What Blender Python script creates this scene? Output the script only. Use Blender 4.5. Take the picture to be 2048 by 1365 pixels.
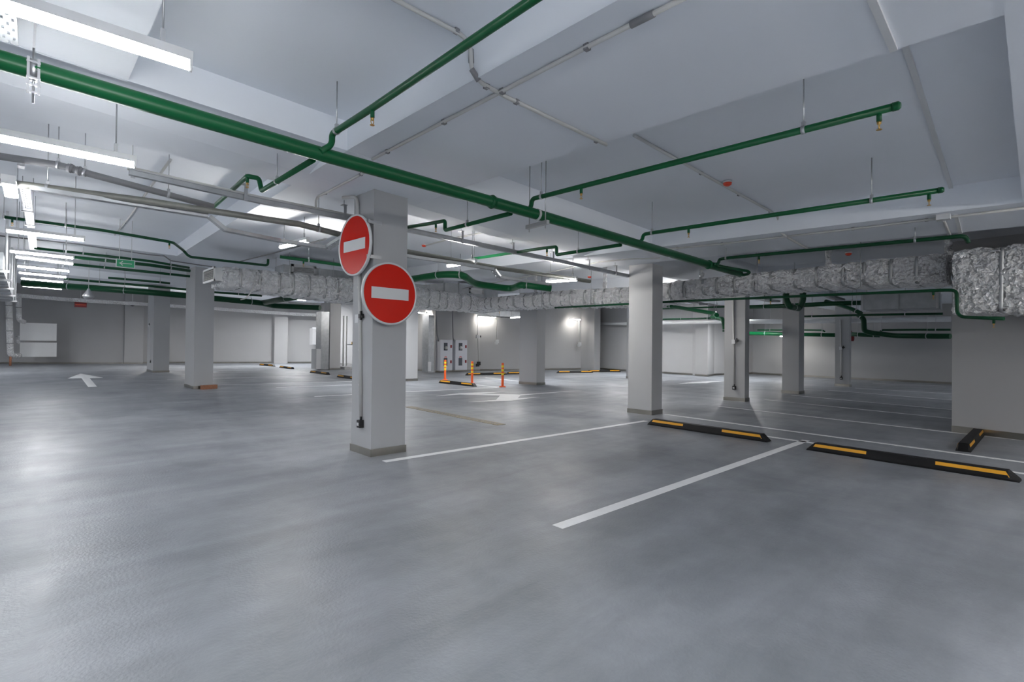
import bpy, bmesh, math, random
from mathutils import Vector, Matrix

for o in list(bpy.data.objects):
    bpy.data.objects.remove(o)
SC = bpy.context.scene
COL = SC.collection
random.seed(7)

# ------------------------------------------------------------------ camera
# Ground plan: x runs along the main green pipe, y along the row of beams, the floor is z = 0.
cam_data = bpy.data.cameras.new('camera')
cam_data.sensor_width = 36.0
cam_data.lens = 1011.6 * 36.0 / 2048.0
cam_data.clip_start, cam_data.clip_end = 0.05, 200
cam = bpy.data.objects.new('camera', cam_data)
COL.objects.link(cam)
_yaw, _pitch, _roll = math.radians(46.22), math.radians(0.5), math.radians(0.6)
_f = Vector((math.cos(_yaw) * math.cos(_pitch), math.sin(_yaw) * math.cos(_pitch), math.sin(_pitch)))
_r = Vector((math.sin(_yaw), -math.cos(_yaw), 0))
_u = _r.cross(_f)
_c, _s = math.cos(_roll), math.sin(_roll)
_r, _u = _c * _r + _s * _u, -_s * _r + _c * _u
cam.matrix_world = Matrix(((_r.x, _u.x, -_f.x, 0), (_r.y, _u.y, -_f.y, 0), (_r.z, _u.z, -_f.z, 1.30), (0, 0, 0, 1)))
SC.camera = cam

# ------------------------------------------------------------------ world, exposure
world = bpy.data.worlds.new('world')
SC.world = world
world.use_nodes = True
world.node_tree.nodes['Background'].inputs['Color'].default_value = (0.0, 0.0, 0.0, 1)
SC.view_settings.view_transform = 'Standard'
SC.view_settings.look = 'None'
SC.view_settings.gamma = 1.0
SC.view_settings.use_curve_mapping = False
SC.view_settings.exposure = 1.78
SC.cycles.use_denoising = True
SC.cycles.max_bounces = 10
SC.cycles.diffuse_bounces = 7
SC.cycles.glossy_bounces = 4
SC.cycles.caustics_reflective = False
SC.cycles.caustics_refractive = False
SC.cycles.sample_clamp_indirect = 6.0
LED_STRENGTH = 26.0        # opal LED tubes over the drive aisle
WALL_LED_STRENGTH = 24.0   # short LED tubes on the rear walls

# ------------------------------------------------------------------ helpers
def V(*a):
    return Vector(a[0]) if len(a) == 1 else Vector(a)

class G:
    """collects verts and faces; build() links them as ONE mesh object"""
    def __init__(self):
        self.v, self.f, self.smooth = [], [], []
    def add(self, vs, fs, smooth=False):
        n = len(self.v)
        self.v += [Vector(p) for p in vs]
        self.f += [tuple(i + n for i in q) for q in fs]
        self.smooth += [smooth] * len(fs)
        return self
    def box(self, lo, hi):
        (a, b, c), (d, e, f) = lo, hi
        vs = [(a, b, c), (d, b, c), (d, e, c), (a, e, c), (a, b, f), (d, b, f), (d, e, f), (a, e, f)]
        return self.add(vs, [(0, 3, 2, 1), (4, 5, 6, 7), (0, 1, 5, 4), (1, 2, 6, 5), (2, 3, 7, 6), (3, 0, 4, 7)])
    def beam(self, p0, p1, w, h, up=(0, 0, 1), bevel=0.0):
        """box along p0-p1, w across, h along up, centred on the line"""
        p0, p1, up = V(p0), V(p1), V(up)
        d = (p1 - p0).normalized()
        s = d.cross(up)
        if s.length < 1e-5:
            s = d.cross(Vector((1, 0, 0)))
        s.normalize()
        t = s.cross(d).normalized()
        if bevel:
            b = bevel
            prof = [(-w/2+b, -h/2), (w/2-b, -h/2), (w/2, -h/2+b), (w/2, h/2-b), (w/2-b, h/2), (-w/2+b, h/2), (-w/2, h/2-b), (-w/2, -h/2+b)]
        else:
            prof = [(-w/2, -h/2), (w/2, -h/2), (w/2, h/2), (-w/2, h/2)]
        return self.loft([[p + s * a + t * b2 for a, b2 in prof] for p in (p0, p1)])
    def loft(self, rings, closed_ends=True, smooth=False):
        n = len(rings[0])
        vs = [p for r in rings for p in r]
        fs = []
        for k in range(len(rings) - 1):
            for i in range(n):
                j = (i + 1) % n
                fs.append((k*n+i, k*n+j, (k+1)*n+j, (k+1)*n+i))
        self.add(vs, fs, smooth)
        if closed_ends:
            m = len(self.v) - len(vs)
            self.f.append(tuple(m + i for i in reversed(range(n)))); self.smooth.append(False)
            self.f.append(tuple(m + (len(rings)-1)*n + i for i in range(n))); self.smooth.append(False)
        return self
    def tube(self, pts, r, seg=12, fillet=0.0):
        pts = round_path([V(p) for p in pts], fillet)
        rings = []
        d0 = (pts[1] - pts[0]).normalized()
        n = d0.cross(Vector((0, 0, 1)))
        if n.length < 1e-4:
            n = d0.cross(Vector((1, 0, 0)))
        n.normalize()
        for i, p in enumerate(pts):
            if i == 0: d = pts[1] - pts[0]
            elif i == len(pts) - 1: d = pts[-1] - pts[-2]
            else: d = (pts[i+1] - p).normalized() + (p - pts[i-1]).normalized()
            d.normalize()
            n = (n - d * n.dot(d)).normalized()
            b = d.cross(n)
            rr = r[i] if isinstance(r, (list, tuple)) else r
            rings.append([p + (n * math.cos(a) + b * math.sin(a)) * rr for a in [2*math.pi*k/seg for k in range(seg)]])
        return self.loft(rings, True, True)
    def ring(self, c, axis, r, w, t, seg=20):
        """a flat band (pipe clamp) around axis"""
        c, axis = V(c), V(axis).normalized()
        n = axis.cross(Vector((0, 0, 1)))
        if n.length < 1e-4: n = axis.cross(Vector((1, 0, 0)))
        n.normalize(); b = axis.cross(n)
        vs, fs = [], []
        for k in range(seg):
            a = 2*math.pi*k/seg
            e = n*math.cos(a) + b*math.sin(a)
            vs += [c + e*r - axis*w/2, c + e*(r+t) - axis*w/2, c + e*(r+t) + axis*w/2, c + e*r + axis*w/2]
        for k in range(seg):
            i, j = 4*k, 4*((k+1) % seg)
            for q in range(4):
                fs.append((i+q, i+(q+1) % 4, j+(q+1) % 4, j+q))
        return self.add(vs, fs, True)
    def lathe(self, c, prof, seg=20):
        """prof: (radius, z) pairs around the vertical through c"""
        c = V(c)
        rings = [[c + Vector((r*math.cos(2*math.pi*k/seg), r*math.sin(2*math.pi*k/seg), z)) for k in range(seg)] for r, z in prof]
        return self.loft(rings, True, True)
    def disc(self, c, n, r, t, seg=48):
        c, n = V(c), V(n).normalized()
        return self.tube([c - n*t/2, c + n*t/2], r, seg)
    def prism(self, poly, z0, z1):
        """vertical prism; z0/z1 numbers or functions of (x, y)"""
        n = len(poly)
        zf = lambda z, p: z(p[0], p[1]) if callable(z) else z
        vs = [(p[0], p[1], zf(z0, p)) for p in poly] + [(p[0], p[1], zf(z1, p)) for p in poly]
        fs = [tuple(reversed(range(n))), tuple(range(n, 2*n))] + [(i, (i+1) % n, n+(i+1) % n, n+i) for i in range(n)]
        return self.add(vs, fs)
    def build(self, name, mat, parent=None, top=None, loc=None):
        base = Vector((0, 0, 0))
        if parent is not None:
            q = parent
            while q is not None:
                base += q.location; q = q.parent
        elif loc is not None:
            base = V(loc)
        me = bpy.data.meshes.new(name)
        me.from_pydata([tuple(p - base) for p in self.v], [], self.f)
        me.polygons.foreach_set('use_smooth', self.smooth)
        me.materials.append(mat)
        bm = bmesh.new(); bm.from_mesh(me)
        bmesh.ops.recalc_face_normals(bm, faces=bm.faces)
        bm.to_mesh(me); bm.free()
        me.update()
        o = bpy.data.objects.new(name, me)
        COL.objects.link(o)
        if parent is not None: o.parent = parent
        elif loc is not None: o.location = base
        return o

def round_path(pts, r):
    if r <= 0 or len(pts) < 3: return pts
    out = [pts[0]]
    for i in range(1, len(pts)-1):
        a, p, b = pts[i-1], pts[i], pts[i+1]
        u, w = (a - p), (b - p)
        k = min(r, u.length*.48, w.length*.48)
        if u.angle(w) > math.radians(177): out.append(p); continue
        p0, p1 = p + u.normalized()*k, p + w.normalized()*k
        for s in range(7):
            t = s/6
            out.append(p0*(1-t)**2 + p*2*t*(1-t) + p1*t*t)
    out.append(pts[-1])
    return out

def tag(o, label, cat, group=None):
    o['label'] = label; o['category'] = cat
    if group: o['group'] = group
    return o

def thing(name, label, cat, loc, rotz=0, group=None):
    o = bpy.data.objects.new(name, None)
    o.empty_display_size = .1
    COL.objects.link(o)
    o.location = V(loc); o.rotation_euler = (0, 0, rotz)
    return tag(o, label, cat, group)

def struct(o):
    o['kind'] = 'structure'
    return o

def copy_tree(o, parent=None):
    c = o.copy(); COL.objects.link(c)
    if parent is not None: c.parent = parent
    for ch in list(o.children): copy_tree(ch, c)
    return c

# ------------------------------------------------------------------ materials
def mat(name, col, rough=.6, metal=0.0, bump=0.0, bscale=60, var=0.0, vscale=3, spec=.5, emit=0, ecol=None):
    m = bpy.data.materials.new(name); m.use_nodes = True
    nt = m.node_tree; N, L = nt.nodes, nt.links
    b = N['Principled BSDF']
    b.inputs['Base Color'].default_value = (*col, 1)
    b.inputs['Roughness'].default_value = rough
    b.inputs['Metallic'].default_value = metal
    b.inputs['Specular IOR Level'].default_value = spec
    if emit:
        b.inputs['Emission Color'].default_value = (*(ecol or col), 1)
        b.inputs['Emission Strength'].default_value = emit
    tc = N.new('ShaderNodeTexCoord')
    nz = N.new('ShaderNodeTexNoise'); nz.inputs['Scale'].default_value = vscale; nz.inputs['Detail'].default_value = 5
    L.new(tc.outputs['Object'], nz.inputs['Vector'])
    mx = N.new('ShaderNodeMix'); mx.data_type = 'RGBA'; mx.blend_type = 'MULTIPLY'
    mx.inputs['A'].default_value = (*col, 1)
    rp = N.new('ShaderNodeValToRGB')
    lo = 1 - max(var, .03)
    rp.color_ramp.elements[0].position = .3; rp.color_ramp.elements[0].color = (lo, lo, lo, 1)
    rp.color_ramp.elements[1].position = .7; rp.color_ramp.elements[1].color = (1, 1, 1, 1)
    L.new(nz.outputs['Fac'], rp.inputs['Fac'])
    mx.inputs['Factor'].default_value = 1
    L.new(rp.outputs['Color'], mx.inputs['B'])
    L.new(mx.outputs['Result'], b.inputs['Base Color'])
    if bump:
        n2 = N.new('ShaderNodeTexNoise'); n2.inputs['Scale'].default_value = bscale; n2.inputs['Detail'].default_value = 3
        L.new(tc.outputs['Object'], n2.inputs['Vector'])
        bp = N.new('ShaderNodeBump'); bp.inputs['Strength'].default_value = bump; bp.inputs['Distance'].default_value = .01
        L.new(n2.outputs['Fac'], bp.inputs['Height'])
        L.new(bp.outputs['Normal'], b.inputs['Normal'])
    return m

def floor_mat():
    m = bpy.data.materials.new('grey_floor_coating'); m.use_nodes = True
    nt = m.node_tree; N, L = nt.nodes, nt.links
    b = N['Principled BSDF']
    tc = N.new('ShaderNodeTexCoord')
    def noise(sc, det, rough=.55, dist=0, stretch=None):
        n = N.new('ShaderNodeTexNoise'); n.inputs['Scale'].default_value = sc; n.inputs['Detail'].default_value = det
        n.inputs['Roughness'].default_value = rough; n.inputs['Distortion'].default_value = dist
        if stretch:
            mp = N.new('ShaderNodeMapping'); mp.inputs['Scale'].default_value = stretch
            mp.inputs['Rotation'].default_value = (0, 0, .35)
            L.new(tc.outputs['Object'], mp.inputs['Vector']); L.new(mp.outputs['Vector'], n.inputs['Vector'])
        else:
            L.new(tc.outputs['Object'], n.inputs['Vector'])
        return n.outputs['Fac']
    def ramp(src, p0, c0, p1, c1):
        r = N.new('ShaderNodeValToRGB')
        r.color_ramp.elements[0].position = p0; r.color_ramp.elements[0].color = (*c0, 1)
        r.color_ramp.elements[1].position = p1; r.color_ramp.elements[1].color = (*c1, 1)
        L.new(src, r.inputs['Fac']); return r.outputs['Color']
    big = ramp(noise(.55, 7, .6, .6), .32, (.196, .212, .236), .70, (.312, .331, .358))
    streak = ramp(noise(1.1, 5, .6, .3, (.45, 2.2, 1)), .36, (.74, .74, .745), .62, (1, 1, 1))
    mx = N.new('ShaderNodeMix'); mx.data_type = 'RGBA'; mx.blend_type = 'MULTIPLY'; mx.inputs['Factor'].default_value = .9
    L.new(big, mx.inputs['A']); L.new(streak, mx.inputs['B'])
    fleck = ramp(noise(5.5, 8, .68, .4), .36, (.90, .90, .905), .62, (1, 1, 1))
    m2 = N.new('ShaderNodeMix'); m2.data_type = 'RGBA'; m2.blend_type = 'MULTIPLY'; m2.inputs['Factor'].default_value = 1
    L.new(mx.outputs['Result'], m2.inputs['A']); L.new(fleck, m2.inputs['B'])
    L.new(m2.outputs['Result'], b.inputs['Base Color'])
    rr = ramp(noise(1.0, 6, .6, .5, (1.2, .6, 1)), .24, (.285, .285, .285), .76, (.56, .56, .56))
    L.new(rr, b.inputs['Roughness'])
    b.inputs['Specular IOR Level'].default_value = .5
    fine = N.new('ShaderNodeTexNoise'); fine.inputs['Scale'].default_value = 55; fine.inputs['Detail'].default_value = 2
    L.new(tc.outputs['Object'], fine.inputs['Vector'])
    bp = N.new('ShaderNodeBump'); bp.inputs['Strength'].default_value = .24; bp.inputs['Distance'].default_value = .01
    L.new(fine.outputs['Fac'], bp.inputs['Height'])
    wav = N.new('ShaderNodeTexNoise'); wav.inputs['Scale'].default_value = 3.5; wav.inputs['Detail'].default_value = 3
    L.new(tc.outputs['Object'], wav.inputs['Vector'])
    bp2 = N.new('ShaderNodeBump'); bp2.inputs['Strength'].default_value = .05; bp2.inputs['Distance'].default_value = .05
    L.new(wav.outputs['Fac'], bp2.inputs['Height']); L.new(bp.outputs['Normal'], bp2.inputs['Normal'])
    L.new(bp2.outputs['Normal'], b.inputs['Normal'])
    return m

def foil_mat():
    m = bpy.data.materials.new('crumpled_foil'); m.use_nodes = True
    nt = m.node_tree; N, L = nt.nodes, nt.links
    b = N['Principled BSDF']
    b.inputs['Base Color'].default_value = (.95, .95, .96, 1)
    b.inputs['Metallic'].default_value = .5
    tc = N.new('ShaderNodeTexCoord')
    d = N.new('ShaderNodeTexNoise'); d.inputs['Scale'].default_value = 7; d.inputs['Detail'].default_value = 3
    L.new(tc.outputs['Object'], d.inputs['Vector'])
    vm = N.new('ShaderNodeVectorMath'); vm.operation = 'MULTIPLY_ADD'; vm.inputs[1].default_value = (.16, .16, .16)
    L.new(d.outputs['Color'], vm.inputs[0]); L.new(tc.outputs['Object'], vm.inputs[2])
    v = N.new('ShaderNodeTexVoronoi'); v.inputs['Scale'].default_value = 14; v.feature = 'F1'
    L.new(vm.outputs['Vector'], v.inputs['Vector'])
    n = N.new('ShaderNodeTexNoise'); n.inputs['Scale'].default_value = 13; n.inputs['Detail'].default_value = 6; n.inputs['Distortion'].default_value = 1.0
    L.new(tc.outputs['Object'], n.inputs['Vector'])
    ad = N.new('ShaderNodeMath'); ad.operation = 'ADD'
    L.new(v.outputs['Distance'], ad.inputs[0]); L.new(n.outputs['Fac'], ad.inputs[1])
    bp = N.new('ShaderNodeBump'); bp.inputs['Strength'].default_value = 1.0; bp.inputs['Distance'].default_value = .08
    L.new(ad.outputs[0], bp.inputs['Height'])
    L.new(bp.outputs['Normal'], b.inputs['Normal'])
    r = N.new('ShaderNodeMapRange'); r.inputs['To Min'].default_value = .22; r.inputs['To Max'].default_value = .42
    L.new(n.outputs['Fac'], r.inputs['Value']); L.new(r.outputs['Result'], b.inputs['Roughness'])
    return m

M = dict(
    wall=mat('grey_wall_paint', (.42, .42, .425), .75, bump=.05, bscale=40, var=.06, vscale=.6),
    column=mat('light_grey_column_paint', (.45, .455, .465), .65, bump=.05, bscale=40, var=.05, vscale=.8),
    ceiling=mat('white_ceiling_paint', (.85, .88, .93), .8, bump=.04, bscale=30, var=.06, vscale=.5),
    floor=floor_mat(),
    line=mat('white_road_paint', (.82, .83, .84), .45, var=.08, vscale=6),
    green=mat('green_pipe_enamel', (.002, .095, .030), .36, var=.08, vscale=5, spec=.35),
    greend=mat('dark_green_pipe_enamel', (.002, .060, .022), .38, var=.08, vscale=5, spec=.35),
    galv=mat('galvanised_steel', (.46, .48, .50), .42, .75, bump=.05, bscale=30, var=.18, vscale=7),
    galvdull=mat('weathered_galvanised_pipe', (.24, .24, .22), .5, .35, var=.25, vscale=9),
    steel=mat('zinc_steel', (.55, .56, .58), .35, .9, var=.1),
    skirt=mat('brushed_steel_skirting', (.36, .35, .32), .28, 1.0, bump=.03, bscale=20, var=.12, vscale=4),
    pvc=mat('white_plastic_conduit', (.55, .55, .54), .45, var=.05),
    pvcgrey=mat('grey_plastic_pipe', (.22, .22, .235), .4, var=.06),
    white=mat('white_enamel', (.68, .69, .70), .35, var=.03),
    greycab=mat('pale_grey_enamel', (.66, .67, .72), .4, var=.03),
    red=mat('red_reflective_film', (.64, .012, .004), .3, var=.04, spec=.12),
    redlock=mat('dark_red_plastic', (.25, .005, .01), .4),
    orange=mat('orange_plastic', (.88, .12, .012), .4, var=.05),
    yellow=mat('yellow_reflective_film', (.95, .72, .02), .35),
    amber=mat('amber_reflective_strip', (.85, .40, .008), .35, var=.08, vscale=20),
    rubber=mat('black_rubber', (.007, .007, .008), .55, bump=.1, bscale=60, spec=.25),
    black=mat('black_plastic', (.012, .012, .013), .4),
    dark=mat('dark_opening', (.02, .02, .022), .7),
    glass=mat('dark_window_glass', (.10, .11, .13), .12),
    brass=mat('brass', (.75, .48, .16), .3, .9),
    signgreen=mat('green_sign_face', (.005, .28, .12), .35),
    brick=mat('orange_brick', (.36, .16, .09), .8, bump=.2, bscale=60, var=.3, vscale=20),
    tan=mat('worn_tan_strip', (.30, .265, .19), .6, var=.45, vscale=30),
    detector=mat('red_detector_plastic', (.72, .07, .03), .4),
    foil=foil_mat(),
    foiltape=mat('dull_foil_tape', (.42, .43, .44), .45, .7),
    led=mat('lit_led_diffuser', (.9, .9, .9), .4, emit=LED_STRENGTH, ecol=(.98, .99, 1.0)),
    mled=mat('lit_bay_led_diffuser', (.9, .9, .9), .4, emit=LED_STRENGTH*2.2, ecol=(1.0, .965, .92)),
    bled=mat('added_fill_led_diffuser', (.9, .9, .9), .4, emit=230.0, ecol=(.98, .99, 1.0)),  # only on the added fill lamps, far brighter than the aisle tubes
    xled=mat('added_strong_fill_led_diffuser', (.9, .9, .9), .4, emit=380.0, ecol=(.98, .99, 1.0)),  # strongest of the added fill lamps
    wled=mat('lit_wall_led_diffuser', (.9, .9, .9), .4, emit=WALL_LED_STRENGTH, ecol=(1.0, .95, .87)),
)

# ------------------------------------------------------------------ the shell
FALL_X, FALL_Y = -.034, .029      # the slab falls along the aisle
def fall(x, y):
    return FALL_X * (min(x, 9.0) - 2.85) + FALL_Y * (y - 5.25)
SLAB, SOFFIT = 3.36, 3.09

BEAMS = [   # plan outlines, drop of the soffit
    ([(1.97, -6.9), (3.27, -6.9), (3.46, 4.4), (4.25, 14.6), (2.58, 14.6), (2.11, 4.3)], 0.0),
    ([(7.02, -6.9), (8.22, -6.9), (8.47, 4.4), (8.75, 14.6), (7.55, 14.6), (7.31, 4.19)], 0.0),
    ([(11.9, -6.9), (13.1, -6.9), (13.3, 17), (12.0, 17)], 0.0),
    ([(17.2, -6.9), (18.5, -6.9), (18.5, 17), (17.2, 17)], 0.0),
    ([(-3.2, -6.9), (.54, -6.9), (.49, 4.5), (-3.2, 4.5)], 0.0),
    ([(-8.9, 4.62), (9, 4.33), (25.6, 4.33), (25.6, 5.95), (9, 5.95), (-8.9, 6.1)], .002),
    ([(-8.9, 14.95), (9, 13.9), (13.5, 13.7), (13.5, 16.6), (9, 16.8), (-8.9, 17.6)], .002),
    ([(-8.9, 25.3), (9, 24.2), (13.5, 24.1), (13.5, 26.2), (-8.9, 27.5)], .002),
    ([(-8.9, -1.6), (9, -1.6), (25.6, -1.6), (25.6, .12), (9, .12), (-8.9, .12)], .004),
]
def inside(poly, x, y):
    c = False
    for i in range(len(poly)):
        (a, b), (d, e) = poly[i], poly[i-1]
        if (b > y) != (e > y) and x < (d-a)*(y-b)/(e-b)+a: c = not c
    return c
def ceil_at(x, y):
    for poly, dr in BEAMS:
        if inside(poly, x, y): return SOFFIT - dr + fall(x, y)
    return SLAB + fall(x, y)

g = G(); g.box((-9.2, -7.2, -.2), (27.5, 43, 0)); struct(g.build('floor', M['floor']))
g = G()
xs = [-9.2, 9.0, 27.5]
vs = [(x, y, SLAB + fall(x, y)) for y in (-7.2, 43) for x in xs] + [(x, y, SLAB + .3 + fall(x, y)) for y in (-7.2, 43) for x in xs]
g.add(vs, [(0, 1, 4, 3), (1, 2, 5, 4), (6, 7, 10, 9), (7, 8, 11, 10), (0, 1, 7, 6), (1, 2, 8, 7), (3, 4, 10, 9), (4, 5, 11, 10), (0, 3, 9, 6), (2, 5, 11, 8)])
struct(g.build('ceiling', M['ceiling']))
for k, (poly, dr) in enumerate(BEAMS):
    g = G(); g.prism(poly, lambda x, y: SOFFIT - dr + fall(x, y), lambda x, y: SLAB + .02 + fall(x, y))
    struct(g.build('ceiling_beam', M['ceiling']))

def wall(name, pts, outward, t=.25, h=4.9):
    """a run of wall along pts, thickness to the outward side"""
    g = G()
    for a, b in zip(pts, pts[1:]):
        a, b = V(a[0], a[1], 0), V(b[0], b[1], 0)
        n = Vector((b.y-a.y, a.x-b.x, 0)).normalized()
        if n.dot(V(outward[0], outward[1], 0)) < 0: n = -n
        poly = [(a.x, a.y), (b.x, b.y), (b.x+n.x*t, b.y+n.y*t), (a.x+n.x*t, a.y+n.y*t)]
        g.prism(poly, -.05, lambda x, y: SLAB + .1 + fall(x, y))
    return struct(g.build(name, M['wall']))
def baseboard(name, pts, inward, h=.085, t=.012):
    g = G()
    for a, b in zip(pts, pts[1:]):
        a, b = V(a[0], a[1], 0), V(b[0], b[1], 0)
        n = Vector((b.y-a.y, a.x-b.x, 0)).normalized()
        if n.dot(V(inward[0], inward[1], 0)) < 0: n = -n
        g.prism([(a.x, a.y), (b.x, b.y), (b.x+n.x*t, b.y+n.y*t), (a.x+n.x*t, a.y+n.y*t)], 0, h)
    return struct(g.build(name, M['skirt']))

PIL_A, PIL_B = (4.054, 36.614, 0.000), (4.890, 36.174, 0.000)
LW0, LW1 = (-1.062, 39.469, 0.000), (4.072, 36.778, 0.000)
WL = [(-9.0, 41.6), LW0[:2], LW1[:2]]
wall('wall_left', WL, (0, 1)); baseboard('baseboard_left', WL, (0, -1))
g = G(); g.prism([PIL_A[:2], PIL_B[:2], (PIL_B[0]+.02, 39.0), (PIL_A[0], 39.0)], 0, lambda x, y: SLAB + .1 + fall(x, y)); struct(g.build('wall_left_pier', M['wall']))
baseboard('baseboard_left_pier', [PIL_A[:2], PIL_B[:2]], (0, -1))
LW2, LW3 = (5.266, 37.142, 0.000), (14.227, 32.843, 0.000)
WL2 = [(PIL_B[0]-.3, LW2[1]), LW2[:2], LW3[:2], (14.1, 32.2)]
wall('wall_rear_left', WL2, (0, 1)); baseboard('baseboard_rear_left', WL2, (0, -1))
Q0, Q1 = (11.329, 33.638, 0.000), (12.030, 33.275, 0.000)
g = G(); g.prism([Q0[:2], Q1[:2], (Q1[0]+.1, Q1[1]+1.4), (Q0[0]+.1, Q0[1]+1.4)], 0, lambda x, y: SLAB + .1 + fall(x, y)); struct(g.build('wall_rear_left_pier', M['wall']))
WX = [(14.1, 32.4), (13.9, 19.7)]
wall('wall_stair_core', WX, (1, 0)); baseboard('baseboard_stair_core', WX, (-1, 0))
WB0, WB1, WB2 = (13.741, 19.504, 0.000), (16.478, 19.501, 0.000), (22.874, 17.226, 0.000)
WBACK = [WB0[:2], WB1[:2], WB2[:2]]
wall('wall_back', WBACK, (0, 1)); baseboard('baseboard_back', WBACK, (0, -1))
# pilaster where the rear wall meets the far right wall
P0, P1 = (21.978, 16.551, 0.000), (22.501, 16.541, 0.000)
g = G(); g.prism([P0[:2], P1[:2], (P1[0]+.3, P1[1]+1.2), (P0[0]+.1, P0[1]+1.2)], 0, lambda x, y: SLAB + .1 + fall(x, y)); struct(g.build('wall_back_pier', M['wall']))
R0, R1, R2, R3 = (23.279, 17.114, 0.000), (22.899, 15.058, 0.000), (22.622, 12.782, 0.000), (22.231, 10.989, 0.000)
WR = [R0[:2], R1[:2], R2[:2], R3[:2]]
wall('wall_far_right', WR, (1, 0)); baseboard('baseboard_far_right', WR, (-1, 0))
T0, T1, T2 = (22.075, 10.912, 0.000), (21.821, 10.204, 0.000), (23.025, 10.457, 0.000)
T3, T4, T5 = (26.086, 9.893, 0.000), (25.511, 5.633, 0.000), (25.345, 2.331, 0.000)
g = G(); g.prism([T0[:2], T1[:2], T2[:2], T3[:2], (T3[0]+.3, T3[1]+4), (T0[0]+1.2, T0[1]+1.4)], 0, lambda x, y: SLAB + .1 + fall(x, y)); struct(g.build('wall_corner_block', M['wall']))
baseboard('baseboard_corner_block', [T0[:2], T1[:2]], (-1, 0)); baseboard('baseboard_corner_side', [T1[:2], T2[:2], T3[:2]], (0, -1))
WFR = [T3[:2], T4[:2], T5[:2], (T5[0]-.1, -7.0)]
wall('wall_right', WFR, (1, 0)); baseboard('baseboard_right', WFR, (-1, 0))
# pier close by at the right edge of the view
E0, E1 = (10.636, 0.967, 0.000), (10.417, 0.156, 0.000)
WE = [E0[:2], E1[:2], (E1[0]-.45, -2.4)]
wall('wall_near_right', WE, (1, 0), t=.9); baseboard('baseboard_near_right', WE, (-1, 0), h=.10)
# walls behind and beside the viewpoint
wall('wall_side', [(-9.0, -7.0), (-9.0, 41.6)], (-1, 0)); wall('wall_rear', [(-9.0, -7.0), (26, -7.0)], (0, -1))

# ------------------------------------------------------------------ columns
def column(label, x0, x1, y0, y1, extra=None):
    t = thing('concrete_column', label, 'column', ((x0+x1)/2, (y0+y1)/2, 0))
    zc = lambda x, y: SOFFIT + .003 + fall(x, y)
    g = G(); g.prism([(x0, y0), (x1, y0), (x1, y1), (x0, y1)], 0, zc); g.build('shaft', M['column'], t)
    g = G(); e = .012
    g.prism([(x0-e, y0-e), (x1+e, y0-e), (x1+e, y1+e), (x0-e, y1+e)], 0.0, .085)
    g.build('skirting', M['skirt'], t)
    return t
MAINX, MAINY = 2.869, 5.32
column('large square grey column in the foreground carrying two no-entry signs', MAINX, 3.319, MAINY, 5.81)
column('square grey column beside the left end of the wheel stop at centre right', 8.59, 8.97, 5.11, 5.63)
column('square column on the left with an orange brick at its foot', 3.33, 3.80, 16.15, 17.25)
column('square column farthest left, with a thin cable down its left edge', 3.82, 4.39, 25.73, 27.2)
column('column behind the middle right with a conduit and black socket, below the silver duct', 12.5, 12.76, 4.92, 5.42)
column('pale square column standing behind the three orange bollards', 12.1, 12.5, 11.44, 12.25)
column('second column right of the conduit column, in the row going away', 15.85, 16.3, 4.74, 5.18)
column('small farthest column before the right rear wall, with conduit and junction box', 20.42, 20.66, 4.53, 4.96)
column('column mostly hidden behind the foreground sign column, on its right', 9.3, 10.06, 15.35, 15.9)
column('column with a galvanised duct running down its left side', 10.72, 11.27, 24.1, 24.8)
column('narrow column half hidden behind the left edge of the centre right column', 17.78, 18.2, 11.3, 11.75)

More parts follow.
